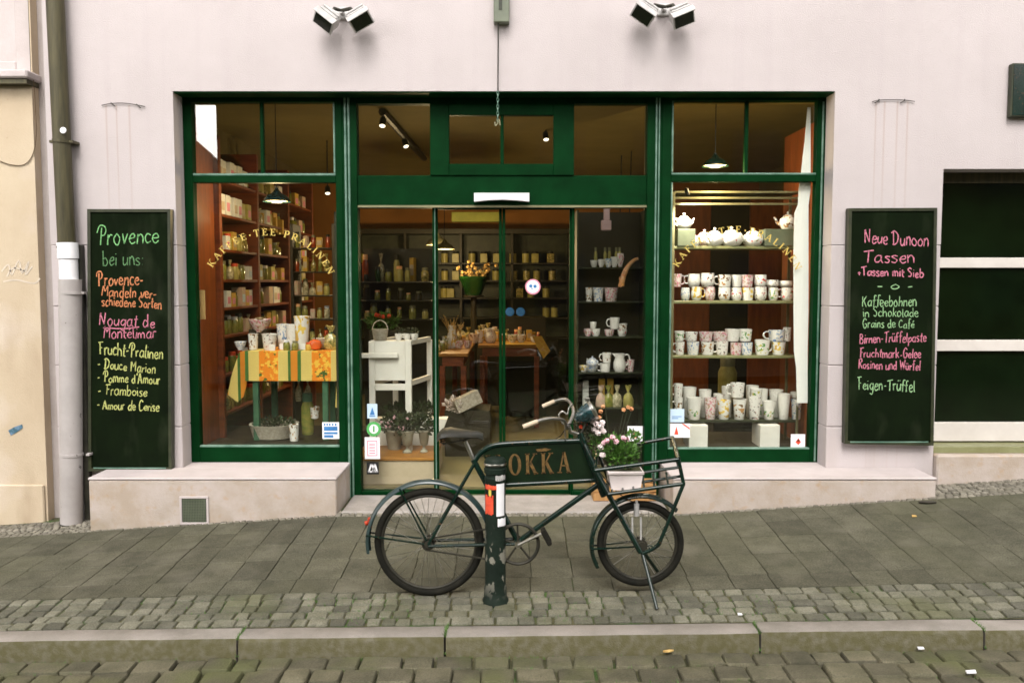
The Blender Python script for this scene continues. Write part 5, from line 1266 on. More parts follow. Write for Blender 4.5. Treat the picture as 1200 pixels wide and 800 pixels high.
# bottom shelf
row('bottom', 'tall_mug', 'front row', [(795, 464, 11, 7, 180), (813, 464.5, 19, 2, 90), (832, 465, 15, 5, 90), (848, 467.5, 16, 3, 90), (866, 466, 16, 7, 90), (884, 461, 16, 6, 90), (901, 468.5, 15, 2, 90), (918, 460, 15, 0, 90), (933, 466, 13, 4, 90)], YM - .03, 490.3, z3)
row('bottom', 'tall_mug', 'rear row', [(807, 455, 17, 0, 100), (826, 458, 15, 0, 90), (852, 454, 13, 0, 90), (880, 453, 15, 0, 90), (893, 457, 13, 2, 90), (909, 458, 17, 0, 90), (842, 463, 14, 6, 90)], YM + .10, 490.3, z3)
row('bottom', 'mug', 'topmost row', [(794.5, 449, 11, 6, 180), (864, 448, 17, 6, 170), (886, 455, 14, 2, 90), (934, 459, 16, 1, 90)], YM - .01, 465.5, Z(465.5, YM))
# pendant lamps
def pendant(px, py, wpx, Y, shade, label, ztop=iz1, power=6):
    c = P(px, py, Y); r_ = wpx * S(Y) / 2
    e = empty('pendant_lamp', c, label, 'lamp', 'pendant lamps in the shop')
    s_ = MB().lathe([(r_, 0), (r_ * .96, r_ * .12), (r_ * .70, r_ * .45), (r_ * .35, r_ * .62), (r_ * .12, r_ * .9), (r_ * .1, r_ * 1.0), (.001, r_ * 1.02)], c, n=26, cap=False).build('lamp_shade', M[shade], e)
    MB().lathe([(r_ * .9, .012), (r_ * .9, .018), (.001, .02)], c, n=26, cap=True).build('diffuser', M['bulb'], e)
    MB().tube([(c.x, c.y, c.z + r_), (c.x, c.y, ztop)], .004, 6).build('cable', M['black'], e)
    l_ = bpy.data.lights.new('pendant_light', 'POINT'); l_.energy = power; l_.color = (1, .72, .38); l_.shadow_soft_size = .06
    lo_ = bpy.data.objects.new('pendant_light', l_); C.objects.link(lo_); lo_.location = (0, 0, -.10); lo_.parent = e
pendant(324.5, 236.5, 32, .85, 'headlamp', 'pendant lamp with a dark enamel shade above the left display table', power=15)
pendant(838, 195, 30, .385, 'bike', 'pendant lamp seen through the upper pane of the right window', power=26)
pendant(513, 287, 27, 4.4, 'brass', 'rear one of two warm pendant lamps over the middle of the shop', power=40)
pendant(521, 292, 23, 3.6, 'brass', 'nearer and lower of two warm pendant lamps over the middle of the shop', power=40)
# ceiling track with spots
te = empty('track_rail', P(474, 150, 1.6), 'black ceiling track slanting across the shop ceiling behind the transom', 'track')
ta, tb = P(448, 135, 1.3), P(497, 190, 4.4)
ta.z = tb.z = iz1 - .04
MB().tube([ta, tb], .038, 8).build('rail', M['black'], te)
for (px, py, Y, lab, gl) in ((448, 148, 1.35, 'lit ceiling spot in the left transom pane, nearer the window', 1), (476, 172, 2.7, 'lit ceiling spot in the left transom pane, farther back', 1), (640, 164, 2.5, 'lit ceiling spot seen through the middle transom pane', 1), (739, 270, 4.0, 'upper of two lit spots seen through the right door pane', 1), (727.5, 280, 4.4, 'lower of two lit spots seen through the right door pane', 1), (384, 227, 3.2, 'lit spot at the right edge of the left window', 1), (806, 229, .345, 'small lit spot at the upper left of the mug shelf in the right window', 2)):
    c = P(px, py, Y); e = empty('ceiling_spot', c, lab, 'spotlight', 'ceiling spots in the shop')
    ax = Vector((random.uniform(-.35, .35), -.45, -.8)).normalized() if Y > .5 else Vector((.28, .10, -.95)).normalized(); q = ax.to_track_quat('-Z', 'Y').to_matrix().to_4x4(); Mx = Matrix.Translation(c) @ q @ Matrix.Scale(1 if gl == 1 else .6, 4)
    MB().lathe([(.030, 0), (.032, .005), (.030, .09), (.014, .11), (.001, .112)], n=16, M=Mx, cap=False).build('spot_body', M['black'], e)
    MB().lathe([(.029, .004), (.001, .006)], n=16, M=Mx).build('bulb', M['spotbulb'], e)
    if gl == 2: MB().tube([c + Vector((0, 0, .05)), Vector((c.x + .01, YA + .006, Z(225, YA)))], .005, 6).build('arm', M['black'], e)
    elif c.z < iz1 - .1: MB().tube([c - ax * .09, Vector((c.x, c.y, iz1))], .008, 6).build('stem', M['black'], e)
    l_ = bpy.data.lights.new('spot_light', 'SPOT'); l_.energy = 70 if gl == 1 else 60; l_.color = (1, .74, .40) if gl == 1 else (1, .88, .72); l_.spot_size = R(80 if gl == 1 else 150); l_.spot_blend = .6; l_.shadow_soft_size = .03
    lo_ = bpy.data.objects.new('spot_light', l_); C.objects.link(lo_); lo_.parent = e; lo_.location = ax * .02; lo_.rotation_euler = ax.to_track_quat('-Z', 'Y').to_euler()
# white strip standing in for a bright streak of light in the right window
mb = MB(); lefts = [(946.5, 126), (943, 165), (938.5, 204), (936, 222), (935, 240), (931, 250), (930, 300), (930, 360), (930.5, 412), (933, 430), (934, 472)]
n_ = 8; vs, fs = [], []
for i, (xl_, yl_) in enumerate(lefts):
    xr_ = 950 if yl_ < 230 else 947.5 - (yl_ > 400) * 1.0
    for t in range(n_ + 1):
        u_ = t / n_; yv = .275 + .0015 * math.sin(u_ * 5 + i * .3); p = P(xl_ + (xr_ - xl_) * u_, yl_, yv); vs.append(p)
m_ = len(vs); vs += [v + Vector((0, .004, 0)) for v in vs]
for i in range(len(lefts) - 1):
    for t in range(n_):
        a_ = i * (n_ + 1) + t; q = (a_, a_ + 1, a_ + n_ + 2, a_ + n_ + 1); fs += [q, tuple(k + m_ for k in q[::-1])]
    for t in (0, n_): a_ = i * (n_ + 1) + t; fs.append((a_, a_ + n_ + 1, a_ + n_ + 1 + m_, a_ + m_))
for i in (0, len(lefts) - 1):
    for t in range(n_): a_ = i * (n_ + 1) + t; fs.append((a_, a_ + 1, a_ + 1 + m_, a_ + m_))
o = mb.add(vs, fs, True).build('light_streak_strip', pm('streak_white', (.95, .95, .95), .9, (.92, .92, .93), 6)); tag(o, 'narrow white strip standing in for a bright light streak, right edge of right window', 'strip')
# ---- left display: table with provencal cloth ------------------------------
YT0, YT1 = .62, 1.12
zt = Z(411.5, YT0); xa, xb = X(284, YT0), X(396, YT0)
tb_ = empty('display_table', ((xa + xb) / 2, (YT0 + YT1) / 2, DFL), 'green legged table under a yellow and orange cloth in the left window', 'table')
MB().box(xa + .01, xb - .01, YT0 + .01, YT1, zt - .03, zt - .002).build('tabletop', M['darkwood'], tb_)
for px, yy in ((297.5, YT0 + .03), (379.5, YT0 + .03), (319, YT1 - .06), (388, YT1 - .06)):
    xx = X(px, yy); MB().box(xx - .026, xx + .026, yy - .02, yy + .03, DFL, zt - .03, .004).build('leg', M['legreen'], tb_)
def clothmat():
    m = pm('provencal_cloth', (.8, .3, .03), .9, bump=.15, bscale=250)
    n, l = m.node_tree.nodes, m.node_tree.links; _, b = color_out(m)
    x, y, z = world_xyz(n, l)
    u = m_math(n, l, 'FRACT', m_math(n, l, 'ADD', m_math(n, l, 'DIVIDE', m_math(n, l, 'SUBTRACT', x, X(302, YT0)), X(364, YT0) - X(302, YT0)), 8))
    cr = n.new('ShaderNodeValToRGB'); cr.color_ramp.interpolation = 'CONSTANT'; l.new(u, cr.inputs[0])
    OR, CRM, GN, OB = (.80, .24, .012, 1), (.72, .56, .17, 1), (.05, .14, .025, 1), (.62, .22, .015, 1)
    st = [(0, OR), (.36, CRM), (.545, GN), (.60, OB), (.73, GN), (.795, CRM)]
    el = cr.color_ramp.elements; el[0].position = 0; el[0].color = OR; el[1].position = .36; el[1].color = CRM
    for p, c in st[2:]: q = el.new(p); q.color = c
    out = cr.outputs[0]
    def mixc(out, mask, col):
        mx = n.new('ShaderNodeMix'); mx.data_type = 'RGBA'; mx.inputs['B'].default_value = (*col, 1); l.new(out, mx.inputs['A']); l.new(mask, mx.inputs['Factor']); return mx.outputs['Result']
    inor = m_math(n, l, 'LESS_THAN', u, .36)
    nz = noise(n, l, 24, 3); out = mixc(out, m_math(n, l, 'MULTIPLY', inor, ramp(n, l, nz, .60, .62)), (.06, .12, .02))
    nz = noise(n, l, 22, 3, (1, 1, 1.3), False); out = mixc(out, m_math(n, l, 'MULTIPLY', inor, ramp(n, l, nz, .56, .59)), (.85, .50, .06))
    wv = m_math(n, l, 'SINE', m_math(n, l, 'MULTIPLY', m_math(n, l, 'ADD', x, z), 420)); w2 = m_math(n, l, 'SINE', m_math(n, l, 'MULTIPLY', m_math(n, l, 'SUBTRACT', x, z), 420))
    dots = m_math(n, l, 'GREATER_THAN', m_math(n, l, 'MULTIPLY', wv, w2), .35)
    cream = m_math(n, l, 'MULTIPLY', m_math(n, l, 'GREATER_THAN', u, .37), m_math(n, l, 'ADD', m_math(n, l, 'LESS_THAN', u, .54), m_math(n, l, 'GREATER_THAN', u, .80)))
    out = mixc(out, m_math(n, l, 'MULTIPLY', m_math(n, l, 'MULTIPLY', dots, cream), .6), (.42, .28, .06))
    l.new(out, b.inputs['Base Color']); return m
M['cloth'] = clothmat()
zb_ = Z(446, YT0)
mb = MB()
nx = 24
for i in range(nx):       # front hang with soft folds
    x0_, x1_ = xa + (xb - xa) * i / nx, xa + (xb - xa) * (i + 1) / nx
    f0, f1 = .006 * math.sin(i * 1.3), .006 * math.sin((i + 1) * 1.3)
    vs = []
    for t in (0, .004): vs += [(x0_, YT0 - .008 + t, zt + .003), (x1_, YT0 - .008 + t, zt + .003), (x1_, YT0 - .014 + f1 + t, zb_), (x0_, YT0 - .014 + f0 + t, zb_)]
    mb.add(vs, [(0, 1, 2, 3), (4, 5, 6, 7), (3, 2, 6, 7)], True)
mb.box(xa, xb, YT0 - .007, YT1 + .01, zt, zt + .003)
mb.prism([(X(a, YT0 + .06), Z(b_, YT0 + .06)) for a, b_ in ((285, 411), (287, 449), (283, 464), (276, 471), (264, 462), (270, 437), (279, 412))], YT0 + .05, YT0 + .055)
mb.prism([(X(a, YT0 + .06), Z(b_, YT0 + .06)) for a, b_ in ((396, 411), (398, 411), (397, 440), (396.5, 478), (391, 477), (393, 445))], YT0 + .05, YT0 + .055)
o = mb.build('tablecloth', M['cloth']); tag(o, 'yellow, orange and green striped flowered cloth over the left window table', 'tablecloth')
GT = 'gift goods on the left display table'
zt += .004
YG = YT0 + .10
def jar(name, px, ytop, ybase, wpx, Y, body, lidm, label, cat, group=None, zb=None):
    w_ = wpx * S(Y) / 2; h_ = (ybase - ytop) * S(Y)
    c = Vector((X(px, Y, ybase), Y, zb if zb is not None else Z(ybase, Y)))
    o = MB().lathe([(w_ * .9, 0), (w_, h_ * .06), (w_, h_ * .66), (w_ * .72, h_ * .80), (w_ * .72, h_ * .82), (.001, h_ * .82)], c, n=16).build(name, body)
    MB().lathe([(w_ * .78, h_ * .80), (w_ * .80, h_ * .96), (w_ * .7, h_), (.001, h_)], c, n=16).build('lid', lidm, o)
    return tag(o, label, cat, group)
def packet(name, px, ytop, ybase, wpx, Y, dpt, mat, label, cat, group=None, zb=None, rot=0, band=None):
    s = S(Y); c = Vector((X(px, Y, ybase), Y, zb if zb is not None else Z(ybase, Y))); w_ = wpx * s / 2; h_ = (ybase - ytop) * s
    Mx = Matrix.Translation(c) @ Matrix.Rotation(rot, 4, 'Z')
    o = MB().box(-w_, w_, -dpt / 2, dpt / 2, 0, h_, .004, Mx).build(name, mat)
    if band: MB().box(-w_ * .8, w_ * .8, -dpt / 2 - .0015, -dpt / 2 - .0003, h_ * .25, h_ * .7, 0, Mx).build('label', band, o)
    return tag(o, label, cat, group)
def bag(name, px, ytop, ybase, wpx, Y, mat, tie, label, cat, group=None, zb=None):
    w_ = wpx * S(Y) / 2; h_ = (ybase - ytop) * S(Y); c = Vector((X(px, Y, ybase), Y, zb if zb is not None else Z(ybase, Y)))
    o = MB()
    prof = [(.75, 0), (1, .08), (1.02, .35), (.8, .55), (.22, .68), (.2, .72), (.5, .9), (.62, 1.0), (.001, .86)]
    vs, fs, n = [], [], 14
    for r_, z_ in prof:
        for i in range(n):
            a = 2 * math.pi * i / n; k = 1 + random.uniform(-.12, .12); vs.append((c.x + w_ * r_ * k * math.cos(a), c.y + w_ * .7 * r_ * k * math.sin(a), c.z + h_ * z_ * (1 + random.uniform(-.03, .03))))
    for j in range(len(prof) - 1):
        for i in range(n):
            k = (i + 1) % n; fs.append((j * n + i, j * n + k, (j + 1) * n + k, (j + 1) * n + i))
    fs.append(tuple(range(n)))
    o = o.add(vs, fs, True).build(name, mat)
    MB().torus((c.x, c.y, c.z + h_ * .70), w_ * .24, w_ * .05, 'Z', 12, 6).build('ribbon_tie', tie, o)
    return tag(o, label, cat, group)
cello = pm('cellophane_sweets', (.55, .42, .14), .25, (.16, .16, .045), 42, .4, .6, coat=.5, rnd=True)
cello2 = pm('cellophane_pale', (.62, .54, .36), .25, (.30, .28, .16), 40, .4, .6, coat=.5, rnd=True)
pinkbox = pm('pink_carton', (.62, .38, .32), .6, (.50, .42, .28), 30, rnd=True)
whitebox = pm('white_carton', (.80, .78, .74), .6, (.66, .68, .66), 18, rnd=True); oliv = pm('olive_tin', (.50, .44, .13), .4, (.34, .30, .08), 14, rnd=True)
yell = pm('yellow_carton', (.66, .40, .06), .6, (.52, .32, .05), 20, rnd=True); greenj = pm('green_preserve', (.16, .20, .04), .2, (.30, .26, .06), 30, coat=.5, rnd=True)
redj = pm('red_preserve', (.45, .08, .02), .2, (.30, .04, .01), 20, coat=.5, rnd=True)
put('bowl', 4, 282, 401, 411, 14, YG, 'small pale blue bowl at the left end of the cloth table', 'bowl', GT, zbase=zt)
put('mug', 7, 297, 392, 411, 12, YG + .02, 'brown patterned cup second from left on the cloth table', 'cup', GT, 90, zt)
put('pail', 6, 316, 392, 411, 18, YG, 'white pot with dark dots standing third on the cloth table', 'pot', GT, zbase=zt)
packet('gift_tag', 319, 404, 411, 7, YG - .085, .003, M['white'], 'small white price card leaning at the dotted pot', 'price card', GT, zt)
put('pail', 4, 332, 382, 411, 15, YG + .16, 'tall pale blue pot behind the price cards on the cloth table', 'pot', GT, zbase=zt); put('pail', 0, 343, 382, 411, 16, YG + .12, 'tall white pot in the middle of the cloth table', 'pot', GT, zbase=zt)
put('pail', 3, 354, 372, 411, 19, YG + .10, 'tallest pot with a white rim and yellow print on the cloth table', 'pot', GT, zbase=zt)
for px, lab in ((331, 'left'), (341, 'middle'), (354, 'right')): packet('price_card', px, 397, 404, 7, YG + .02, .003, M['whitebright'], f'white price card among the pots, the {lab} one of three', 'price card', GT, zt + .045 if False else zt + .0)
put('bowl', 5, 305, 374, 389, 27, YG + .22, 'pink patterned bowl filled with sweets, raised at the back of the cloth table', 'bowl', GT)
packet('display_riser', 305, 389, 411, 22, YG + .24, .12, M['darkwood'], 'dark riser block carrying the pink bowl on the cloth table', 'riser', GT, zt)
bag('sweet_bag', 305, 372, 383, 20, YG + .22, cello2, M['pink'], 'bag of pink sweets heaped in the patterned bowl', 'bag', GT)
for px, yt, lab, bm, lm in ((336, 399, 'left', greenj, M['whitebright']), (346, 400, 'middle', greenj, M['brass']), (362, 402, 'right', yell, M['redpetal'])): jar('preserve_jar', px, yt, 411, 8, YG - .03, bm, lm, f'small preserve jar on the cloth table, the {lab} one', 'jar', GT, zt)
mb = MB(); c = Vector((X(368, YG), YG, zt)); mb.lathe([(.02, 0), (.05, .012), (.062, .045), (.05, .082), (.02, .095), (.004, .085)], c, n=24)
o = mb.build('orange_ornament', pm('orange_glaze', (.80, .16, .04), .2, (.62, .10, .02), 12, coat=.5)); tag(o, 'round orange ornament like an apple on the cloth table', 'ornament', GT)
MB().tube([c + Vector((0, 0, .085)), c + Vector((.006, 0, .112))], .005, 6).build('stalk', M['bark'], o)
mb = MB(); mb.lathe([(.04, 0), (.06, .01), (.10, .09), (.105, .10), (.095, .10), (.055, .02), (.001, .015)], (X(378, YG + .1), YG + .1, zt), n=22)
o = mb.build('woven_basket', M['crate']); tag(o, 'patterned basket behind the orange ornament', 'basket', GT)
bag('sweet_bag', 388, 383, 411, 18, YG + .04, cello, M['legreen'], 'green cellophane bag at the right end of the cloth table', 'bag', GT, zt)
# goods under the table
zf = DFL
jar('preserve_jar', 361, 475, 524, 15, .95, greenj, M['legreen'], 'big green jar at the foot of the right table leg', 'jar', None, zf)
o = tag(MB().lathe([(.16, 0), (.19, .01), (.22, .12), (.225, .13), (.2, .13), (.17, .03), (.001, .02)], (X(318, .8), .8, zf), n=24).build('wicker_basket', M['crate']), 'flat wicker basket of greenery on the floor under the cloth table', 'basket')
o = tag(foliage(MB(), (X(318, .8), .8, zf + .12), .19, .19, .05, 260, .025, .05).build('moss_filling', M['leafdark'], recalc=False), 'moss filling heaped in the flat wicker basket', 'moss')
put('mug', 7, 345, 504, 524, 12, .60, 'brown printed beaker standing on the display floor under the table', 'beaker', None, 90, zf)
put('mug', 7, 369, 476, 490, 11, .92, 'small beaker on the green jar under the table', 'beaker', None, 90)
for px, lab in ((350, 'left'), (361, 'right')): bag('sweet_bag', px, 441, 470, 8, 1.02, cello2, M['orangepetal'], f'pale bag hanging in the shade behind the table, {lab} one', 'bag')
for o in list(C.objects):
    if o.get('label', '').startswith('pale bag hanging'): pass
packet('price_tag', 236, 340, 374, 10, .335, .003, pm('tan_card', (.62, .40, .16), .8), 'tan card on the brown side panel of the left window', 'card', None)
# ---- left wall rack ---------------------------------------------------------
xf = X(231, .3) + .035
rk0 = empty('wall_rack', (xf - .2, 2.2, iz0), 'tall brown wooden rack along the left wall filled with jars and packets', 'shelf unit')
yy = [.80, 1.95, 3.18, 4.4]
for y in yy: MB().box(xf - .36, xf + .012, y - .03, y + .03, iz0, 3.15, .004).build('upright', M['shelfwood'], rk0)
LV = [.62, .98, 1.34, 1.60, 1.86, 2.14, 2.46, 2.78]
for z in LV: MB().box(xf - .36, xf, yy[0] + .032, yy[-1] - .032, z - .025, z, .002).build('shelf_board', M['shelfwood'], rk0)
MB().box(xf - .40, xf - .365, yy[0], yy[-1], iz0, 3.15).build('back_panel', M['darkwood'], rk0)
for li, z in enumerate(LV):
    for bay in range(3):
        y0, y1 = yy[bay] + .09, yy[bay + 1] - .09
        n = (7, 6, 5)[bay]
        for k in range(n):
            Y = y0 + (y1 - y0) * (k + .5) / n; x = xf - random.uniform(.06, .10); hh = random.uniform(.13, .2) if li < 6 else .17
            if (li, bay) in ((7, 0), (6, 0)) and k < 5: kind, mat, lm, nm = 'carton', whitebox, None, 'white carton'; hh = .20
            else:
                kind = random.choice(['jar', 'bag', 'bag', 'carton'] if li in (1, 2, 4) else ['jar', 'jar', 'bag', 'carton'])
                mat = random.choice({'jar': [greenj, greenj, oliv], 'bag': [cello, cello, cello2], 'carton': [yell, pinkbox, oliv, whitebox]}[kind])
                nm = {'jar': 'dim preserve jar', 'bag': 'cellophane sweet bag', 'carton': 'small carton'}[kind]
                if kind == 'carton' and mat is whitebox: nm = 'white carton'
                if kind == 'carton' and mat is pinkbox: nm = 'pink carton'
                if kind == 'carton' and mat is yell: nm = 'yellow carton'
            lev = ['lowest', 'second lowest', 'third lowest', 'fourth', 'fifth', 'sixth', 'second highest', 'topmost'][li]
            lab = f'{nm} on the {lev} shelf of the brown wall rack, {("front", "middle", "rear")[bay]} bay'
            grp = f'{nm}s on the {lev} rack shelf, {("front", "middle", "rear")[bay]} bay'
            s = S(Y); wpx = (.10 if kind != 'carton' else .12) / s
            u_ = 600 + (x / ((Y - CAM_Y))) * FPX
            c = Vector((x, Y, z))
            if kind == 'jar':
                w_ = .042; o = MB().lathe([(w_ * .9, 0), (w_, .01), (w_, hh * .7), (w_ * .8, hh * .82), (.001, hh * .82)], c, n=12).build('jar', mat)
                MB().lathe([(w_ * .84, hh * .80), (w_ * .84, hh), (.001, hh)], c, n=12).build('lid', random.choice([M['brass'], M['whitebright'], M['redpetal'], M['darksteel']]), o); tag(o, lab, 'jar', grp)
            elif kind == 'carton':
                w_ = (y1 - y0) / n * .42; o = MB().box(c.x - .06, c.x + .045, c.y - w_, c.y + w_, c.z, c.z + hh * .95, .003).build('carton', mat); tag(o, lab, 'box', grp)
                MB().box(c.x + .0453, c.x + .0465, c.y - w_ * .7, c.y + w_ * .7, c.z + hh * .2, c.z + hh * .6).build('carton_label', random.choice([M['paleblue'], M['beige'], M['pinkprint']]), o)
            else:
                bag('sweet_bag', 0, 0, 0, 1, 1, mat, random.choice([M['brass'], M['pinkprint'], M['legreen']]), lab, 'bag', grp)
                o = C.objects[-1].parent if C.objects[-1].parent else C.objects[-1]
                me = o.data; w_ = .05
                random.seed(li * 100 + bay * 10 + k)
                prof = [(.75, 0), (1, .08), (1.02, .38), (.8, .6), (.22, .70), (.2, .74), (.5, .92), (.62, 1.0), (.001, .88)]
                n_ = len(prof) * 14; vv = []
                for r_, z_ in prof:
                    for i in range(14):
                        a = 2 * math.pi * i / 14; kk = 1 + random.uniform(-.12, .12); vv.append(Vector((w_ * .7 * r_ * kk * math.cos(a), w_ * r_ * kk * math.sin(a), hh * z_)))
                me.vertices.foreach_set('co', [t for v in vv for t in v]); me.update(); o.location = c
                t_ = o.children[0]; ti = MB().torus((0, 0, hh * .72), w_ * .24, w_ * .06, 'Z', 10, 5)
                t_.data.clear_geometry(); t_.data.from_pydata([tuple(v) for v in ti.v], [], ti.f); t_.location = (0, 0, 0)
# yellow packs in the second bay seen under the lamp
for k in range(4): packet('carton', 306 + k * 7.5, 250 + k * 2.6, 268 + k * 2.3, 7.2, 2.4 + k * .17, .06, yell, f'yellow carton on the rack below the left pendant lamp, {ORD[k]} from left', 'box', 'yellow cartons below the left pendant lamp')
# ---- centre of the shop ------------------------------------------------------
# beige plinth with the white chair, behind the fixed left pane
YP0, YP1 = .42, 1.35
zp = Z(535.5, YP0)
o = tag(MB().box(X(414, YP0), X(507, YP0), YP0, YP1, iz0, zp - .03, .004).build('display_plinth', M['beige']), 'low beige display plinth behind the left door pane', 'plinth')
MB().box(X(412, YP0), X(509, YP0), YP0 - .015, YP1 + .01, zp - .0295, zp, .004).build('plinth_top', M['tabletop'], o)
ch_ = empty('white_chair', (X(452, .75), .85, zp), 'white painted wooden armchair standing on the beige plinth', 'chair')
YF, YR2 = .70, 1.30
def post(px, y0_, y1_, Y, wpx=7): 
    w_ = wpx * S(Y) / 2; return MB().box(X(px, Y) - w_, X(px, Y) + w_, Y, Y + .045, max(zp, Z(y1_, Y)), Z(y0_, Y), .004)
post(434.5, 400, 560, YF).build('leg', M['white'], ch_); post(477.5, 398.5, 560, YF, 7.5).build('leg', M['white'], ch_)
post(502.5, 398, 560, YR2, 6).build('leg', M['white'], ch_); post(462, 400, 560, YR2, 6).build('leg', M['white'], ch_)
MB().box(X(431, YF), X(474, YF), YF + .01, YF + .04, Z(446, YF), Z(400, YF), .003).build('back_panel', M['white'], ch_)
MB().box(X(438, YF), X(474, YF), YF + .008, YF + .042, Z(457.5, YF), Z(450, YF), .003).build('cross_rail', M['white'], ch_)
MB().box(X(421.5, YF), X(466, YF), YF - .035, YF - .002, Z(419, YF), Z(413.5, YF), .003).build('towel_bar', M['white'], ch_)
for y_ in (402, 450):
    for pf_, pr_ in ((477.5, 502.5), (434.5, 462)):
        zf_ = Z(y_, YF); A_, B_ = Vector((X(pf_, YF), YF + .047, zf_)), Vector((X(pr_, YR2), YR2 - .002, zf_))
        MB().add([A_ + Vector((-.016, 0, -.022)), A_ + Vector((.016, 0, -.022)), A_ + Vector((.016, 0, .022)), A_ + Vector((-.016, 0, .022)), B_ + Vector((-.016, 0, -.022)), B_ + Vector((.016, 0, -.022)), B_ + Vector((.016, 0, .022)), B_ + Vector((-.016, 0, .022))],
                 [(0, 1, 2, 3), (4, 5, 6, 7), (0, 1, 5, 4), (1, 2, 6, 5), (2, 3, 7, 6), (3, 0, 4, 7)]).build('side_rail', M['white'], ch_)
MB().box(X(437, YF) + .02, X(475, YF) - .02, YF + .05, YR2 - .002, Z(427, YF) - .03, Z(427, YF) - .01).build('seat', M['white'], ch_)
GB = 'things on the white chair'
zc = Z(400, YF) + .001
o = tag(MB().lathe([(.055, 0), (.06, .005), (.075, .10), (.078, .105), (.07, .105), (.052, .012), (.001, .01)], (X(444, .76), .80, zc), n=20).build('wicker_basket', M['crate']), 'small handled wicker basket on top of the white chair', 'basket', GB)
MB().tube([(X(444, .76) + .07 * math.cos(R(a)), .80, zc + .10 + .085 * math.sin(R(a))) for a in range(0, 181, 18)], .005, 7).build('handle', M['crate'], o)
MB().box(X(436, YF), X(480, YF), YF + .012, YF + .20, zc - .018, zc - .001).build('top_board', M['white'], ch_)
for k, (px, yt) in enumerate(((467, 385), (477, 386), (486, 387))):
    o = put('cup', 0, px, 392, 400, 9, .83, f'tiny white flower cup on the white chair, {ORD[k]} from left', 'cup', GB, None, zc)
    tag(foliage(MB(), (X(px, .83), .83, zc + .08), .035, .035, .035, 60, .012, .024).build('herb_sprig', M['leafdark'], recalc=False), f'herb sprig in the {ORD[k]} tiny cup on the white chair', 'plant', 'herb sprigs on the white chair')
jar('preserve_jar', 467, 462, 478, 9, 1.0, greenj, M['whitebright'], 'green bottle with a pale label under the white chair', 'jar', None, zp + .12)
packet('display_riser', 467, 478, 500, 13, 1.0, .10, M['darkwood'], 'dark riser below the green bottle under the white chair', 'riser', None, zp)
# white trough and three footed pots
YQ = .95
o = MB()
vs = [(X(a, YQ), Z(b_, YQ)) for a, b_ in ((438, 482), (523, 482), (511, 513), (441, 513))]
tr = tag(o.prism(vs, YQ, YQ + .17).build('white_trough', M['white']), 'white wooden trough behind the footed pots', 'trough')
tag(foliage(MB(), (X(480, YQ), YQ + .08, Z(481, YQ)), .28, .07, .05, 420, .03, .06).build('trough_greenery', M['leafdark'], recalc=False), 'dull greenery filling the white trough', 'plant')
for o_ in (tr,): o_.location.z = zp + .001
dz_ = (zp + .001) - Z(513, YQ)
for k, (px, yt, yb, wd, YY, mat) in enumerate(((462, 503, 527, 22, .78, 'potgrey'), (477.5, 505, 532, 18, .62, 'potgrey'), (497, 502, 529, 15, .64, 'potgrey'))):
    s = S(YY); w_ = wd * s / 2; h_ = (yb - yt) * s; c = (X(px, YY, yb), YY, zp + .001)
    if k == 0: prof = [(w_ * .62, 0), (w_ * .68, h_ * .04), (w_ * .95, h_ * .9), (w_, h_ * .92), (w_, h_), (w_ * .86, h_), (w_ * .6, h_ * .3), (.001, h_ * .28)]
    else: prof = [(w_ * .6, 0), (w_ * .62, h_ * .06), (w_ * .22, h_ * .16), (w_ * .22, h_ * .26), (w_ * .6, h_ * .36), (w_ * .9, h_ * .9), (w_ * 1.02, h_ * .93), (w_, h_), (w_ * .88, h_), (w_ * .5, h_ * .4), (.001, h_ * .38)]
    o = tag(MB().lathe(prof, c, n=22).build('flower_pot', M[mat]), ('tapered grey pot at the left of the three pots on the plinth', 'grey footed pot in the middle of the three pots on the plinth', 'small footed pot at the right of the three pots on the plinth')[k], 'flower pot', 'grey pots on the beige plinth')
    cc = (c[0], c[1], c[2] + h_ + .05)
    pt_ = foliage(MB(), cc, w_ * 1.5, w_ * 1.3, .10, 420, .02, .045).build('potted_plant', M['leafdark'], recalc=False)
    tag(pt_, f'dark bushy plant growing in the {("left tapered", "middle footed", "right footed")[k]} grey pot', 'plant', 'plants in the grey pots')
    if k < 2: blossoms(MB(), [(cc[0] + random.uniform(-.12, .04), cc[1] - .06, cc[2] + random.uniform(-.05, .08)) for _ in range(7)], .014).build('blossoms', M['pink'], pt_, recalc=False)
# big display tables
YD0 = 3.3
def dtable(x0, x1, y0, y1, zt_, label, cloth=None):
    e = empty('shop_table', ((x0 + x1) / 2, (y0 + y1) / 2, iz0), label, 'table', 'wooden tables in the shop')
    MB().box(x0, x1, y0, y1, zt_ - .035, zt_, .005).build('tabletop', M['tabletop'], e)
    MB().box(x0 + .05, x1 - .05, y0 + .03, y1 - .03, zt_ - .14, zt_ - .036).build('apron', M['shelfwood'], e)
    for xx in (x0 + .05, x1 - .05):
        for yy_ in (y0 + .05, y1 - .05): MB().box(xx - .03, xx + .03, yy_ - .029, yy_ + .029, iz0, zt_ - .141, .004).build('leg', M['shelfwood'], e)
    return e
zt1 = Z(404, YD0)
dtable(X(560, YD0), X(634, YD0), YD0, YD0 + 1.3, zt1, 'honey coloured table in the middle of the shop below the blue plates')
dtable(X(512, 2.2), X(548, 2.2), 2.2, 4.3, zt1 - .012, 'long honey coloured table running back beside the slim door stile')
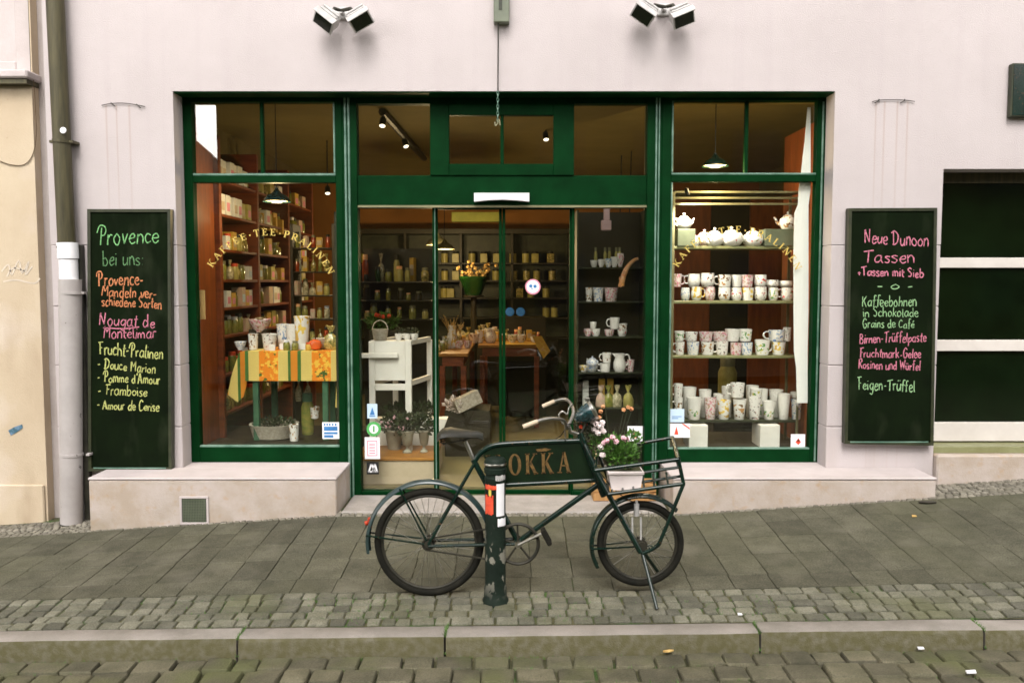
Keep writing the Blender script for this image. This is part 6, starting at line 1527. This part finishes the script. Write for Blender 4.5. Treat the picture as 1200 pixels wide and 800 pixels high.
o = MB().prism([(X(a, YD0 - .03), Z(b_, YD0 - .03)) for a, b_ in ((624, 394), (635, 393.5), (645, 411), (637, 420), (628, 404))], YD0 - .045, YD0 - .037).box(X(585, YD0), X(636, YD0), YD0 - .035, YD0 + .5, zt1 + .002, zt1 + .006).build('table_runner', pm('yellow_runner', (.62, .38, .05), .9, (.50, .24, .03), 30)); tag(o, 'yellow runner hanging over the right corner of the middle shop table', 'table runner')
GS = 'goods on the shop tables'
items = [('jug', 6, 575, 376, 393, 14), ('bowl', 7, 556, 381, 392, 16), ('bowl', 3, 563, 378, 393, 13), ('cup', 5, 538, 384, 393, 11), ('cup', 5, 548, 384, 393, 10), ('mug', 2, 523, 379, 393, 10), ('bowl', 2, 600, 386, 395, 14), ('cup', 7, 611, 387, 396, 11), ('cup', 0, 626, 389, 396, 9), ('jug', 3, 530, 366, 393, 12)]
names = ['dotted jug with a handle right on the table edge', 'brown bowl left of the dotted jug', 'yellow bowl behind the dotted jug', 'left pink cup on the long table', 'right pink cup on the long table', 'green mug near the slim door stile', 'green bowl on the yellow runner', 'brown cup on the yellow runner', 'white cup at the right end of the yellow runner', 'yellow jug with dried stalks on the long table']
for (kd, st, px, yt, yb, wd), nm in zip(items, names):
    YY = YD0 + .35 if px > 552 else 2.9
    put(kd, st, px, yt, yb, wd, YY, nm, {'bowl': 'bowl', 'jug': 'jug', 'cup': 'cup', 'mug': 'mug'}[kd], GS, None, (zt1 + (.0065 if px > 590 else .001)) if px > 552 else zt1 - .011)
for k, (px, yt, wd) in enumerate(((540, 365, 12), (549, 368, 10), (566, 366, 10), (572, 364, 9), (583, 372, 10))):
    YY = YD0 + .7; bag('sweet_bag', px, yt, 385, wd, YY, (cello2, cello)[k % 2], M['brass'], f'sweet bag at the back of the shop tables, {ORD[k]} from left', 'bag', 'sweet bags on the shop tables', zt1 + .001 if px > 552 else zt1 - .011)
s_ = MB(); c = Vector((X(530, 2.9), 2.9, zt1 + .2))
for k in range(24): s_.tube([c + Vector((random.uniform(-.02, .02), random.uniform(-.02, .02), -.08)), c + Vector((random.uniform(-.14, .14), random.uniform(-.1, .1), random.uniform(.05, .18)))], .004, 5)
tag(s_.build('dried_stalks', M['dried']), 'dried stalks standing in the yellow jug on the long table', 'dried flowers')
bigp = (X(555, 3.0), 3.0)
zpo = Z(346, 3.0)
# tall stand with green pot of dried flowers
e = tag(MB().lathe([(.17, 0), (.18, .02), (.05, .05), (.04, zpo - iz0 - .03), (.14, zpo - iz0 - .018), (.14, zpo - iz0), (.001, zpo - iz0)], (bigp[0], bigp[1] + 1.6, iz0), n=20).build('plant_stand', M['darkwood']), 'dark tall stand carrying the green pot', 'stand')
s30 = S(4.6); wv = 32 * s30 / 2; hv = 22 * s30; cpos = (X(555, 4.6), 4.6, Z(346, 4.6)); e.location.x = cpos[0]; e.scale.z = (cpos[2] - iz0) / (zpo - iz0)
tag(MB().lathe([(wv * .55, 0), (wv * .6, hv * .04), (wv, hv * .85), (wv * 1.05, hv * .9), (wv * 1.05, hv), (wv * .9, hv), (wv * .5, hv * .3), (.001, hv * .3)], cpos, n=24).build('green_pot', M['potgreen']), 'big green glazed pot of dried flowers in the middle of the shop', 'pot')
pf = MB(); blossoms(pf, [(cpos[0] + random.gauss(0, wv * .55), cpos[1] + random.gauss(0, .06), cpos[2] + hv + abs(random.gauss(0, .06)) + (.10 if k % 5 == 0 else 0)) for k in range(46)], .03)
tag(pf.build('dried_bouquet', M['dried'], recalc=False), 'golden dried flowers heaped in the big green pot', 'dried flowers')
for k, px in enumerate((597.5, 610)):
    YY = 4.2; c = P(px, 365.5, YY); Mx = Matrix.Translation(c) @ Matrix.Rotation(R(78), 4, 'X')
    o = tag(MB().lathe([(.02, 0), (.055, .006), (.058, .010), (.05, .012), (.001, .008)], n=22, M=Mx).build('blue_plate', M['blueplate']), f'bright blue plate leaning behind the middle table, the {("left", "right")[k]} one', 'plate', 'blue plates behind the middle table')
tag(MB().box(X(585, 4.25), X(640, 4.25), 4.22, 4.6, iz0, Z(371.5, 4.22), .005).build('sideboard', M['darkwood']), 'dark sideboard behind the middle table, carrying the blue plates', 'sideboard')
bx = MB(); c = P(547, 470, 1.7); Mx = Matrix.Translation(c) @ Matrix.Rotation(R(-24), 4, 'Y') @ Matrix.Rotation(R(20), 4, 'Z')
bx.box(-.15, .13, -.1, .1, -.07, .07, .004, Mx); o = tag(bx.build('fabric_box', M['crate']), 'pale patterned box lying tilted below the long table', 'box')
foliage(MB(), c + Vector((-.12, -.08, -.03)), .1, .06, .08, 160, .02, .05).build('tissue_filling', M['whitepetal'], o, recalc=False)
tag(MB().box(X(520, 1.6), X(574, 1.6), 1.62, 2.1, iz0, c.z - .085, .004).build('low_bench', M['darkwood']), 'dark low bench carrying the tilted patterned box', 'bench')
# back counter, back shelves with tins
MBc = MB().box(X(520, 3.75), X(662, 3.75), 5.2, 5.6, iz0, 1.0, .005)
tag(MBc.build('shop_counter', M['darkwood']), 'dark wooden counter at the back of the shop', 'counter')
YBk = 6.1
bs = empty('back_shelf', (0, YBk + .2, iz0), 'dark wall shelf with rows of tea tins across the back of the shop', 'shelf unit')
bx0, bx1 = X(418, YBk), X(668, YBk)
for x in (bx0, X(475, YBk), X(540, YBk), X(600, YBk), bx1): MB().box(x - .02, x + .02, YBk, YBk + .38, iz0, Z(274, YBk), .003).build('upright', M['darkwood'], bs)
for y in (308, 328.5, 349, 372, 396): MB().box(bx0 + .021, bx1 - .021, YBk, YBk + .37, Z(y + 1.6, YBk), Z(y, YBk)).build('shelf_board', M['darkwood'], bs)
MB().box(bx0, bx1, YBk + .385, YBk + .40, iz0, Z(274, YBk)).build('back_panel', M['boardframe'], bs)
MB().box(bx0 - .02, bx1 + .02, YBk - .02, YBk + .38, Z(274, YBk), Z(268, YBk), .004).build('cornice', M['darkwood'], bs)
for r_, (y, pxs) in enumerate(((307.7, (428, 441, 455, 469, 482, 493, 521, 534, 553, 567, 582, 601, 616, 627, 645)), (328.2, (431, 443, 457, 470, 482, 495, 509, 521, 534, 566, 581, 602, 617, 629, 647)), (348.7, (430, 444, 458, 481, 494, 520, 528, 609, 622, 640)), (371.7, (436, 452, 470, 640, 650)))):
    for k, px in enumerate(pxs):
        mt = oliv if (px * 7 + r_) % 5 else cello
        if px < 480: mt = (greenj, oliv, cello)[(k + r_) % 3]
        lab = f'olive tea tin on the {("top", "second", "third", "fourth")[r_]} row of the back shelf, {ORD[k] if k < 14 else "last"} from left'
        w_ = 4.1 * S(YBk); h_ = 13 * S(YBk); c = (X(px, YBk + .1), YBk + .12, Z(y, YBk) + .001)
        if px % 3 and px >= 480: o = MB().lathe([(w_, 0), (w_, h_ * .82), (.001, h_ * .82)], c, n=14)
        else: o = MB().box(c[0] - w_, c[0] + w_, c[1] - w_, c[1] + w_, c[2], c[2] + h_ * .82, .005)
        o = o.build('tea_tin', mt); tag(o, lab, 'tin', 'tea tins on the back shelf')
        MB().lathe([(w_ * .9, h_ * .822), (w_ * .9, h_ * .97), (w_ * .8, h_), (.001, h_)], c, n=12).build('lid', M['darksteel'], o)
tag(MB().box(X(530, 5.7), X(588, 5.7), 5.62, 5.8, Z(260, 5.7), Z(249, 5.7), .004).build('shelf_header', pm('olive_header', (.34, .36, .06), .6)), 'pale olive header board hanging above the back shelf', 'header board')
# dark dresser behind the left pane and goods
dsr = empty('dark_dresser', (X(450, 2.6), 2.75, iz0), 'dark dresser with glassware behind the left door pane', 'dresser')
MB().box(X(420, 2.6), X(505, 2.6), 2.95, 3.0, iz0, Z(290, 2.6)).build('back_panel', M['darkwood'], dsr)
for y in (330, 352, 374): MB().box(X(420, 2.6), X(505, 2.6), 2.6, 2.945, Z(y + 1.5, 2.6), Z(y, 2.6), .002).build('shelf_board', M['darkwood'], dsr)
for r_, y in enumerate((329.8, 351.8, 373.8)):
    for k in range(6):
        px = 427 + k * 13.5 + random.uniform(-4, 4); jar('glass_jar', px, y - random.uniform(8, 19), y, random.uniform(5, 9.5), 2.68 + random.uniform(0, .12), random.choice([greenj, greenj, redj, oliv, cello, M['potgreen'], M['darkwood']]), random.choice([M['brass'], M['darksteel'], M['orangepetal']]), f'small lidded jar on the {("upper", "middle", "lower")[r_]} dresser shelf, {ORD[k]} from left', 'jar', 'jars on the dark dresser')
o = tag(foliage(MB(), P(448, 377, 2.4), .18, .08, .08, 380, .03, .06).build('red_flowering_plant', M['leaf'], recalc=False), 'leafy plant with red flowers behind the white chair', 'plant')
blossoms(MB(), [P(x, y, 2.3) for x, y in ((441, 369), (444, 370), (449, 371), (456, 370))], .028).build('blossoms', M['redpetal'], o, recalc=False)
tag(MB().box(X(432, 2.3), X(466, 2.3), 2.3, 2.56, iz0, Z(387, 2.4), .004).build('plant_stool', M['darkwood']), 'dark stool carrying the red flowering plant', 'stool')
# right fixed pane: shelf of cups
YW = .95
ws = empty('cup_shelf', (X(715, YW), YW + .1, iz0), 'narrow glass shelf unit with cups behind the right door pane', 'shelf unit')
MB().box(X(676, YW), X(757, YW), YW + .28, YW + .30, iz0, Z(246, YW)).build('back_panel', M['darkwood'], ws)
for px in (677, 755.5): MB().box(X(px, YW) - .008, X(px, YW) + .008, YW + .01, YW + .278, iz0, Z(246, YW)).build('upright', M['boardframe'], ws)
for y in (313, 353.5, 394.5, 436.5, 478): MB().box(X(679, YW), X(754, YW), YW, YW + .275, Z(y + 1.6, YW), Z(y, YW), .002).build('shelf_board', M['boardframe'], ws)
GC = 'cups behind the right door pane'
for k, (px, yt, wd, st) in enumerate(((696, 305, 9, 0), (704.5, 304, 8, 0), (713, 303, 9, 4), (720, 301, 9, 0), (727, 297, 8, 5))): put('cup', st, px, yt, 313, wd, YW + .12, f'small pale cup on the top glass shelf, {ORD[k]} from left', 'cup', GC)
for k, px in enumerate((698, 709, 714, 722, 726)): jar('slim_bottle', px, 290, 313, 3.6, YW + .22, oliv, M['brass'], f'slim olive bottle behind the small cups, {ORD[k]} from left', 'bottle', 'slim bottles on the top glass shelf')
for k, (px, wd, st) in enumerate(((690, 9, 7), (701, 13, 4), (716, 17, 5))): put('pail', st, px, 337, 353.5, wd, YW + .1, ('small brown pot on the second glass shelf', 'lilac pot in the middle of the second glass shelf', 'pink pot at the right of the second glass shelf')[k], 'pot', GC)
for k, (px, yt, wd, st) in enumerate(((689, 385, 9, 5), (698, 385, 11, 1), (714, 386, 12, 5), (729, 386, 12, 1))): put('cup', st, px, yt, 394.5, wd, YW + .1, f'low printed cup on the third glass shelf, {ORD[k]} from left', 'cup', GC)
for px, yt, yb, wd, st, hg, nm in ((695, 377, 385, 8, 0, 90, 'small white lid pot stacked on the cups of the third glass shelf'), (720, 372, 385.5, 12, 0, 180, 'white mug with a handle stacked on the third glass shelf'), (730, 379, 386, 11, 7, 90, 'brown cup stacked at the right of the third glass shelf')): put('mug', st, px, yt, yb, wd, YW + .1, nm, 'mug', GC, hg)
for k, (px, yt, yb, kd, wd, st, nm) in enumerate(((684, 428, 436.5, 'bowl', 13, 3, 'orange and blue bowl on the fourth glass shelf'), (693, 429, 436.5, 'bowl', 17, 4, 'yellow and blue bowl on the fourth glass shelf'), (709, 425, 436.5, 'mug', 13, 0, 'white mug with handle on the fourth glass shelf'), (711, 413, 425, 'mug', 11, 7, 'pale brown mug stacked on the white mug'), (726, 414, 436.5, 'jug', 15, 0, 'white jug on the fourth glass shelf'), (739, 421, 436.5, 'tall_mug', 9, 5, 'lilac beaker at the right of the fourth glass shelf'))): put(kd, st, px, yt, yb, wd, YW + .1, nm, kd.replace('_', ' '), GC, 180 if 'mug' in kd else 0)
put('teapot', 4, 694, 417, 429.5, 15, YW + .11, 'small blue and white teapot stacked on the bowls', 'teapot', GC)
for k, (px, mt) in enumerate(((704, pinkbox), (713, greenj), (723, cello2), (736, oliv))): bag('sweet_bag', px, 451, 478, 12, YW + .1, mt, M['brass'], f'tied sweet bag on the bottom glass shelf, {ORD[k]} from left', 'bag', 'sweet bags on the bottom glass shelf')
for k, (px, mt) in enumerate(((686, whitebox), (705, yell), (715, yell))): packet('carton', px, 443 + (k == 0) * 2, 478, 7, YW + .2, .05, mt, ('slim white carton', 'left orange carton', 'right orange carton')[k] + ' at the back of the bottom glass shelf', 'box', None)
# goose ornament and pink hanging bag
c = P(731, 334, YW - .1)
mb = MB(); mb.tube([P(728, 335, .78), P(731, 322, .78), P(736, 312, .78), P(743, 305, .78), P(748, 303, .78)], [.028, .012], 10, smoothpts=4)
o = tag(mb.build('dried_posy', pm('pale_stalk', (.62, .40, .26), .8, (.7, .3, .06), 14)), 'pale orange dried posy leaning on the second glass shelf', 'dried flowers')
blossoms(MB(), [P(x, y, .77) for x, y in ((728, 326), (731, 322), (729, 331), (733, 318), (727, 334))], .026).build('blossoms', M['orangepetal'], o, recalc=False)
mb = MB(); mb.box(X(704, .8), X(716, .8), .79, .83, Z(270, .8), Z(258, .8), .008); mb.box(X(707, .8), X(714, .8), .795, .825, Z(257.9, .8), Z(238, .8), .006)
tag(mb.build('bottle_bag', pm('pink_paper', (.62, .42, .44), .6)), 'pink bottle bag hanging at the top of the right door pane', 'bag')
# crowded small goods: tables, dresser front and an etagere behind the left display table
rg = random.Random(21)
kinds_ = [('jar', greenj), ('jar', oliv), ('jar', redj), ('bag', cello), ('bag', cello2), ('carton', yell), ('carton', pinkbox), ('jar', cello2)]
nmk = {'greenj': 0}
def clutter(px, ytop, yb, wd, Y, zb, where, grp):
    kd, mt = rg.choice(kinds_); col_ = {'green_preserve': 'green', 'olive_tin': 'olive', 'red_preserve': 'red', 'cellophane_sweets': 'golden', 'cellophane_pale': 'pale', 'yellow_carton': 'yellow', 'pink_carton': 'pink'}[mt.name]
    lab = f'{col_} {dict(jar="jar", bag="sweet bag", carton="carton")[kd]} {where}'; gp = f'{col_} {kd}s {grp}'
    if kd == 'jar': jar('glass_jar', px, ytop, yb, wd, Y, mt, rg.choice([M['brass'], M['darksteel'], M['whitebright'], M['orangepetal']]), lab, 'jar', gp, zb)
    elif kd == 'bag': bag('sweet_bag', px, ytop - 3, yb, wd + 1, Y, mt, M['brass'], lab, 'bag', gp, zb)
    else: packet('carton', px, ytop, yb, wd, Y, .06, mt, lab, 'box', gp, zb, rg.uniform(-.4, .4), M['beige'])
for k in range(14): clutter(563 + k * 5.2 + rg.uniform(-1.5, 1.5), 385 - rg.uniform(0, 8), 393, rg.uniform(4, 7), YD0 + rg.uniform(.55, 1.1), zt1 + .0075, 'crowded at the back of the middle shop table', 'on the middle table')
for k in range(9): clutter(514 + k * 4.2, 386 - rg.uniform(0, 9), 394, rg.uniform(4, 7), 2.4 + k * .18, zt1 - .011, 'in the row along the long shop table', 'on the long table')
ez = DFL
et = empty('etagere', (X(366, 1.75), 1.9, iz0), 'dark open etagere of jars behind the cloth table', 'shelf unit')
for px_ in (342, 391): MB().box(X(px_, 1.75) - .015, X(px_, 1.75) + .015, 1.75, 2.1, iz0, Z(262, 1.75), .003).build('upright', M['darkwood'], et)
for r_, y in enumerate((290, 318, 346, 374, 402)):
    MB().box(X(342, 1.75) + .016, X(391, 1.75) - .016, 1.752, 2.098, Z(y + 1.5, 1.75), Z(y, 1.75), .002).build('shelf_board', M['darkwood'], et)
    for k in range(5): clutter(349 + k * 8.6 + rg.uniform(-1.5, 1.5), y - rg.uniform(11, 19), y, rg.uniform(5, 7.5), 1.85 + rg.uniform(-.04, .08), Z(y, 1.75) + .001, f'on the {("top", "second", "third", "fourth", "lowest")[r_]} shelf of the dark etagere', f'on etagere shelf {("one", "two", "three", "four", "five")[r_]}')
mb = MB(); mb.tube([P(383, 352, 1.6), P(372, 370, 1.6), P(360, 392, 1.6)], .012, 7)
for k in range(4): clutter(430 + k * 17 + rg.uniform(-3, 3), 312 - rg.uniform(8, 16), 329.8, rg.uniform(5, 8), 2.85, Z(329.8, 2.72) + .001, 'at the back of the upper dresser shelf', 'on the upper dresser shelf')
# brown cupboard seen between the mug rows
cb_ = empty('brown_cupboard', (X(870, 2.9), 3.1, iz0), 'brown wooden cupboard behind the mug shelf in the right window', 'cupboard')
MB().box(X(790, 2.9), X(955, 2.9), 3.02, 3.4, iz0, 2.9).build('carcass', M['darkwood'], cb_)
for a, b_ in ((792, 834), (880, 952)): MB().box(X(a, 2.9), X(b_, 2.9), 2.98, 3.018, .5, 2.8, .006).build('door_panel', M['brown'], cb_)
jar('glass_jar', 852, 418, 470, 22, 2.2, oliv, M['brass'], 'tall olive jar behind the bottom mug shelf', 'jar', None, None)
tag(MB().box(X(835, 2.2), X(870, 2.2), 2.05, 2.35, iz0, Z(470, 2.2) - .002, .004).build('small_cabinet', M['darkwood']), 'small dark cabinet carrying the tall olive jar', 'cabinet')
# second blind wall between door area and displays
MB().box(X(770, .4), X(772.5, .4), .37, 1.2, DFR + .002, iz1).build('display_side_panel', M['brass'], shop)
o = MB().box(X(398, .62), X(404, .62), .42, .46, iz0, Z(250, .6)).build('display_side_panel', M['boardframe'], shop)
